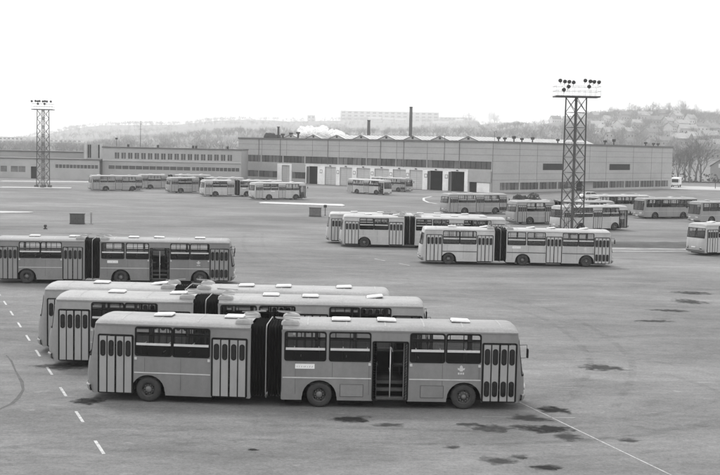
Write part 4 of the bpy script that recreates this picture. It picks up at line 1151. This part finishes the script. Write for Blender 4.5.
# truck on the road at the right
tr = thing('box_truck', 'white truck coming along the road beside the hall end', 'truck', (92.6, 341.5, .02), R(248))
mb = MB(); mb.bbox(-3.4, .9, -1.15, 1.15, .8, 2.9, .05); mb.build('cargo_box', WHITE, tr)
mb = MB(); mb.bbox(.95, 2.5, -1.1, 1.1, .55, 2.75, .12); mb.build('cab', WHITE, tr)
mb = MB(); mb.box(2.5, 2.53, -.95, .95, 1.45, 2.4); mb.build('windscreen', mat('car_glass', .03, .15, 0), tr)
for s_ in (-1, 1):
    mb = MB(); mb.box(1.35, 2.1, *sorted((s_ * 1.1, s_ * 1.12)), 1.5, 2.3); mb.build('window', mat('car_glass', .03, .15, 0), tr)
    mb = MB(); mb.box(2.5, 2.55, s_ * .8 - .14, s_ * .8 + .14, .75, .98); mb.build('headlight', LAMPG, tr)
mb = MB(); mb.box(2.5, 2.62, -1.1, 1.1, .4, .62); mb.build('bumper', DARK, tr)
for xx in (-2.2, 1.7):
    for yy in (-1, 1):
        mb = MB(); mb.lathe_y([(0, -.14), (.3, -.14), (.47, -.1), (.47, .1), (.3, .14), (0, .14)], 16, c=(xx, yy, .47)); mb.build('wheel', TYRE, tr)

# chimneys, masts
def stackc(x, y, h, r0, r1, label, m, name='chimney', cat='chimney'):
    mb = MB(); mb.bar((0, 0, 0), (0, 0, h), r0, r1, n=12, smooth=True); mb.bar((0, 0, h), (0, 0, h + .25), r1 * 1.2, r1 * 1.2, n=12)
    o = mb.build(name, m); o.location = (x, y, 0); tag(o, label, cat); return o
CHM = mat('chimney_brick', .05, .8, .2, .5)
stackc(17.4, 420, 24.5, .75, .55, 'tall slim chimney rising behind the middle of the hall roof', CHM)
stackc(2.3, 420, 19.4, .7, .55, 'shorter chimney left of the tall one behind the hall roof', CHM)
mb = MB(); mb.bar((0, 0, 0), (0, 0, 16), .12, .06, n=6); 
for k in (13.6, 15): mb.bar((-.5, 0, k), (.5, 0, k), .05)
o = mb.build('mast', CHM); o.location = (-63, 331, 0); tag(o, 'thin tall mast sticking up behind the office roof', 'mast')
lp = thing('street_lamp', 'street lamp rising over the stair tower of the office', 'street lamp', (-66.0, 313, 0))
mb = MB(); mb.bar((0, 0, 0), (0, 0, 10.6), .09, .06, n=6); mb.build('pole', CHM, lp); mb = MB(); mb.bbox(-.3, .3, -.25, .25, 10.5, 11.0, .08); mb.build('lamp_head', CHM, lp)
sg = thing('road_post', 'thin dark post on the pale road at the far right', 'post', (102.5, 336, 0))
mb = MB(); mb.bar((0, 0, 0), (0, 0, 2.6), .1, n=6); mb.build('shaft', CHM, sg); mb = MB(); mb.box(-.3, .3, -.05, .05, 1.7, 2.6); mb.build('sign_plate', CHM, sg)

# ------------------------------------------------------------------ trees
BARK = mat('bare_bark', .13, .95, .3, 2)
def bare_tree(seed, h, spread, depth=5, kids=3):
    rr = random.Random(seed); trunk = MB(); crown = MB()
    def grow(p, d, ln, r, lv):
        seg = 2 if lv < 2 else 1
        for k in range(seg):
            d2 = (d + Vector((rr.uniform(-.14, .14), rr.uniform(-.14, .14), rr.uniform(-.02, .1)))).normalized()
            q = p + d2 * ln / seg; (trunk if lv < 2 else crown).bar(p, q, r, r * .78, n=5 if lv < 2 else 3); p, d, r = q, d2, r * .8
            if lv >= depth: continue
            n = kids + (1 if rr.random() < .5 else 0) if k == seg - 1 else 2
            for _ in range(n):
                a = rr.uniform(0, 6.28); t = rr.uniform(.35, .85) * spread
                pr = d.orthogonal().normalized(); s2 = d.cross(pr)
                nd = (d * math.cos(t) + (pr * math.cos(a) + s2 * math.sin(a)) * math.sin(t) + Vector((0, 0, .16))).normalized()
                grow(p, nd, ln * rr.uniform(.55, .8), r * rr.uniform(.5, .72), lv + 1)
    grow(Vector((0, 0, -.3)), Vector((0, 0, 1)), h * .36, h * .024, 0)
    return trunk.mesh('trunk', BARK), crown.mesh('crown', BARK)
TREES = [bare_tree(11, 10, 1.0), bare_tree(23, 10, .8), bare_tree(35, 10, 1.2), bare_tree(47, 10, .9, 5, 2)]
def place_tree(x, y, h, label, k, group, z=None):
    r = thing('bare_tree', label, 'tree', (x, y, hill_h(x, y) if z is None else z), random.uniform(0, 6.28), group)
    s_ = h / 9.2
    t_, c_ = TREES[k % 4]
    link('trunk', t_, r, Matrix.Diagonal((s_, s_, s_, 1))); link('crown', c_, r, Matrix.Diagonal((s_, s_, s_, 1)))
def bearing(px, y): return (px - 360) / FPX * y
rnd = random.Random(9)
def zg(x, y): return hill_h(x, y) if y > 400 else 0
for i, (px, y, h) in enumerate([(668, 400, 11), (676, 405, 12), (688, 396, 15), (694, 402, 18), (699, 408, 15), (684, 415, 13)]):
    x = bearing(px, y) ; place_tree(x, y, h, 'bare tree in the dark clump between hall end and gabled house', i, 'bare trees beside the gabled house', z=0)
for i, px in enumerate([601, 606, 611, 622, 626, 631, 635, 639, 643, 648, 653, 658, 662, 665, 669, 673, 676, 680, 684, 688, 692, 696, 700, 704, 708, 712, 716, 720, 725]):
    y = 1670 + rnd.uniform(-70, 30); x = bearing(px, y)
    h = (14 if px < 615 else 19 if px < 655 else 21) * rnd.uniform(.8, 1.25)
    place_tree(x, y, h, 'bare tree on the skyline of the right hill', i, 'bare trees along the right skyline')
for i, (px, h) in enumerate([(487, 15), (491, 19), (494, 14)]):
    place_tree(bearing(px, 3560), 3560, h * 2.6, 'bare tree in the tall tuft on the middle skyline', i, 'tall tuft on the skyline')
for i, (px, h) in enumerate([(461, 12), (466, 14), (470, 11)]):
    place_tree(bearing(px, 3560), 3560, h * 2.6, 'bare tree in the lower tuft left of the tall skyline tuft', i, 'lower tuft on the skyline')
# woodland that reads as one mass
import numpy as np
WV, WF = [], []
def wood_variant(seed):
    rr = random.Random(seed); V = []; F = []
    def rib(a, b, w0, w1):
        d = (b - a).normalized(); n_ = d.cross(Vector((rr.uniform(-1, 1), rr.uniform(-1, 1), .1))).normalized(); k = len(V)
        V.extend([a - n_ * w0, a + n_ * w0, b + n_ * w1, b - n_ * w1]); F.append((k, k + 1, k + 2, k + 3))
    def grow(p, d, ln, w_, lv):
        q = p + d * ln; rib(p, q, w_, w_ * .6)
        if lv == 3: return
        for _ in range((5, 5, 4)[lv]):
            a = rr.uniform(0, 6.28); t_ = rr.uniform(.25, .95); pr = d.orthogonal().normalized(); s2 = d.cross(pr)
            nd = (d * math.cos(t_) + (pr * math.cos(a) + s2 * math.sin(a)) * math.sin(t_) + Vector((0, 0, .15))).normalized()
            grow(p + d * ln * rr.uniform(.55, 1), nd, ln * rr.uniform(.5, .8), w_ * .55, lv + 1)
    grow(Vector((0, 0, -.05)), Vector((0, 0, 1)), .4, .016, 0)
    return np.array([tuple(v) for v in V], np.float32), np.array(F, np.int32)
spec = [(606, 560), (565, 700), (571, 640), (583, 640), (617, 600), (627, 560), (633, 610), (652, 620), (668, 590), (677, 600), (683, 585), (661, 540), (700, 520), (708, 510), (690, 560), (715, 530), (648, 560), (612, 610), (597, 590),
    (590, 680), (603, 650), (622, 660), (641, 650), (658, 660), (672, 640), (664, 610), (686, 620), (697, 600), (706, 575), (713, 600), (679, 545), (671, 655), (552, 690), (577, 680), (594, 620)]
spec = [(px, 750 + (y - 510) * 4.4) for px, y in spec]
def cleared(px, y): return any(abs(px - a) < 5.5 and b - 190 < y < b + 12 for a, b in spec)
WVAR = [wood_variant(k) for k in (3, 14, 25, 36)]
wn = [0]
def wood_tree(x, y, z, h):
    v, f = WVAR[int(rnd.random() * 4)]; a = rnd.uniform(0, 6.28); c, s_ = math.cos(a), math.sin(a); wd = h * rnd.uniform(.8, 1.15)
    WV.append(np.stack([x + (v[:, 0] * c - v[:, 1] * s_) * wd, y + (v[:, 0] * s_ + v[:, 1] * c) * wd, z + v[:, 2] * h], 1)); WF.append(f + wn[0]); wn[0] += len(v)
HOUSES = []
cnt = 0
while cnt < 5200:
    y = 620 + 3040 * rnd.random() ** 1.05; px = rnd.uniform(-10, 740)
    x = bearing(px, y); h_ = hill_h(x, y)
    if h_ < 2 and px > 300: continue
    if mnoise.noise(Vector((x * .006, y * .003, 0))) < -.2: continue
    if cleared(px, y): continue
    wood_tree(x, y, h_, rnd.uniform(8, 15) * (1 + max(0, y - 2000) / 4000)); cnt += 1
for _ in range(1500):
    y = 700 + 1000 * rnd.random(); px = rnd.uniform(560, 740); x = bearing(px, y)
    if not cleared(px, y): wood_tree(x, y, hill_h(x, y), rnd.uniform(9, 16))
for _ in range(260):
    y = rnd.uniform(345, 400) if _ < 130 else rnd.uniform(420, 620); px = rnd.uniform(-10, 240); x = bearing(px, y); wood_tree(x, y, max(0, hill_h(x, y)), rnd.uniform(6, 10.5))
_v = np.concatenate(WV).astype(np.float32); _f = np.concatenate(WF).astype(np.int32)
_me = bpy.data.meshes.new('woodland'); _me.vertices.add(len(_v)); _me.vertices.foreach_set('co', _v.ravel())
_me.loops.add(_f.size); _me.loops.foreach_set('vertex_index', _f.ravel()); _me.polygons.add(len(_f)); _me.polygons.foreach_set('loop_start', np.arange(len(_f), dtype=np.int32) * 4)
_me.update(calc_edges=True); _me.materials.append(mat('woodland_bark', .2, .95, .3, .02))
o = link('woodland', _me); o['kind'] = 'stuff'; tag(o, 'hazy leafless woodland spread over the hillsides', 'woodland')
# hedge on the right
hd = MB()
for k in range(900):
    t = rnd.random(); x = 96 + 110 * t; y = 398 + 14 * t + rnd.uniform(-1, 1); z = rnd.uniform(0, 3.0); r0 = rnd.uniform(.25, .6)
    d = Vector((rnd.uniform(-1, 1), rnd.uniform(-1, 1), rnd.uniform(-.3, 1))).normalized(); e = d.orthogonal().normalized() * r0
    c = Vector((x, y, z)); hd.quad([c - e, c + d * r0 * 1.2, c + e, c - d * r0 * .5])
hd.box(96, 206, 404, 412, 0, .3)
tag(hd.build('hedge', mat('hedge_leaf', .05, .95, .3, 2)), 'long dark hedge along the road at the far right', 'hedge')
# shrubs before the hall's right wall
def shrub(x, y, h, label, seed):
    rr = random.Random(seed); mb = MB()
    for _ in range(260):
        d = Vector((rr.gauss(0, 1), rr.gauss(0, 1), abs(rr.gauss(0, 1)))).normalized() * (rr.random() ** .4); c = Vector((d.x * h * 1.1, d.y * h * 1.0, d.z * h))
        q = Vector((rr.uniform(-1, 1), rr.uniform(-1, 1), rr.uniform(-1, 1))).normalized(); e = q.orthogonal().normalized() * .12
        mb.quad([c - e, c + q * .22, c + e, c - q * .22])
    r = thing('shrub', label, 'shrub', (x, y, .01), 0, 'shrubs below the hall wall')
    mb.build('foliage', mat('shrub_leaf', .04, .9, .3, 4), r)
    st = MB()
    for k in range(4): st.bar((0, 0, 0), (rr.uniform(-.4, .4) * h, rr.uniform(-.4, .4) * h, h * .7), .05, .02)
    st.build('stem', BARK, r)
shrub(31.6, 233, 1.0, 'left of two dark shrubs below the hall wall', 1); shrub(34.8, 234, 1.3, 'taller right one of two dark shrubs below the hall wall', 2); shrub(33.0, 234.5, .7, 'smallest dark shrub, between the two below the hall wall', 3)

# ------------------------------------------------------------------ houses and far buildings
HW = [mat('house_wall_%d' % i, v, .85, .1, .4) for i, v in enumerate((.52, .38, .27))]
HR = [mat('house_roof_%d' % i, v, .8, .15, .4) for i, v in enumerate((.15, .28, .12))]
def house(x, y, L, D_, H, rh, rz, wv, rv, label, group=None, z=None, near=False):
    r = thing('house', label, 'house', (x, y, (hill_h(x, y) if z is None else z) - .2), rz, group)
    mb = MB(); mb.box(-L / 2, L / 2, -D_ / 2, D_ / 2, -2, H)
    for s_ in (-1, 1): mb.quad([(s_ * L / 2, -D_ / 2, H), (s_ * L / 2, D_ / 2, H), (s_ * L / 2, 0, H + rh)])
    mb.build('wall', HW[wv], r)
    mb = MB(); e = .4
    for s_ in (-1, 1):
        P = [(-L / 2 - e, s_ * (D_ / 2 + e), H - e * rh / (D_ / 2)), (L / 2 + e, s_ * (D_ / 2 + e), H - e * rh / (D_ / 2)), (L / 2 + e, 0, H + rh), (-L / 2 - e, 0, H + rh)]
        mb.quad(P); mb.quad([(p_[0], p_[1], p_[2] + .2) for p_ in P])
    rf_ = mb.build('roof', HR[rv], r)
    mb = MB(); mb.box(L * .15, L * .15 + .8, -.4, .4, H + rh * .5, H + rh + .9); mb.build('chimney', HR[2], rf_)
    n = max(2, int(L / 3))
    for fl in range(max(1, int(H / 3))):
        for k in range(n):
            xx = -L / 2 + L * (k + .5) / n
            mb = MB(); mb.box(xx - .5, xx + .5, -D_ / 2 - .04, -D_ / 2 - .005, fl * 2.9 + .9, fl * 2.9 + 2.2); mb.build('window', GLZ, r)
    if near:
        for yy in (-1.7, 1.7):
            mb = MB(); mb.box(-L / 2 - .05, -L / 2 - .005, yy - .7, yy + .7, H - .6, H + .9); mb.build('window', mat('bright_pane', .6, .3, .05, 1), r)
house(137, 437, 13, 10.5, 5.8, 3.6, R(70), 2, 2, 'dark roofed gabled house at the right edge behind the hedge', z=0, near=True)
for i, (px, y) in enumerate(spec):
    x = bearing(px, y)
    house(x, y, rnd.uniform(10, 17), rnd.uniform(8, 11), rnd.uniform(3.5, 6), rnd.uniform(3, 4.5), rnd.uniform(-.8, .8), rnd.choice((0, 1, 2)), rnd.choice((1, 1, 0)), 'pale house among bare trees on the hazy right hillside', 'houses on the right hillside')
for i in range(16):
    px = rnd.uniform(425, 560); y = rnd.uniform(2600, 3300); x = bearing(px, y)
    house(x, y, rnd.uniform(18, 40), rnd.uniform(12, 16), rnd.uniform(6, 11), rnd.uniform(4, 6), rnd.uniform(-.6, .6), rnd.choice((0, 0, 1)), rnd.choice((1, 1, 0)), 'tiny pale house on the far hillside behind the hall', 'houses on the far hillside')
def block(x, y, L, H, floors, label, wv=0, z=None, D_=14, n=16):
    r = thing('apartment_block', label, 'apartment block', (x, y, hill_h(x, y) if z is None else z), 0)
    mb = MB(); mb.box(-L / 2, L / 2, 0, D_, -3, H); mb.build('wall', HW[wv], r)
    mb = MB(); mb.box(-L / 2 - .3, L / 2 + .3, -.3, D_ + .3, H + .004, H + .6); mb.build('roof', HR[1], r)
    fh_ = H / floors
    for f in range(floors):
        for k in range(n):
            xx = -L / 2 + L * (k + .5) / n
            mb = MB(); mb.box(xx - L / n * .28, xx + L / n * .28, -.06, -.01, f * fh_ + fh_ * .3, f * fh_ + fh_ * .8); mb.build('window', GLZ, r)
block(bearing(387, 3610), 3610, 305, 30, 3, 'long pale three storey block on the hilltop beyond the hall', 1)
block(bearing(453, 3620), 3620, 100, 21, 2, 'lower pale block extending the hilltop row to the right', 1, n=8)
block(bearing(309, 3610), 3610, 24, 24, 2, 'small square building poking above the hilltop left of the long block', 1, n=2)
block(bearing(10, 1700), 1700, 36, 17, 4, 'pale apartment block low in the haze at the far left', 0, z=-3, n=6)
block(bearing(62, 1800), 1800, 58, 12, 3, 'wide pale block far off behind the left floodlight tower', 0, z=0, n=8)
block(bearing(30, 900), 900, 26, 5.0, 1, 'bright low flat building in the haze left of the floodlight tower', 0, z=-3.5, n=6)
for i, px in enumerate((372, 386, 397)):
    house(bearing(px, 3000), 3000, 32, 18, 9, 5, .2 * i, 0, 1, 'bright little house on the slope below the long hilltop block', 'houses below the hilltop block')

# ------------------------------------------------------------------ haze
hz = MB(); hz.box(-4100, 4100, -90, 6100, -1.5, 170)
hm2 = bpy.data.materials.new('haze'); hm2.use_nodes = True; t = hm2.node_tree; t.nodes.clear()
o_ = t.nodes.new('ShaderNodeOutputMaterial'); v_ = t.nodes.new('ShaderNodeVolumePrincipled')
v_.inputs['Color'].default_value = (.92, .92, .92, 1); v_.inputs['Density'].default_value = .00025; v_.inputs['Anisotropy'].default_value = .5
t.links.new(v_.outputs[0], o_.inputs['Volume'])
ho = hz.build('haze', hm2); ho['kind'] = 'stuff'
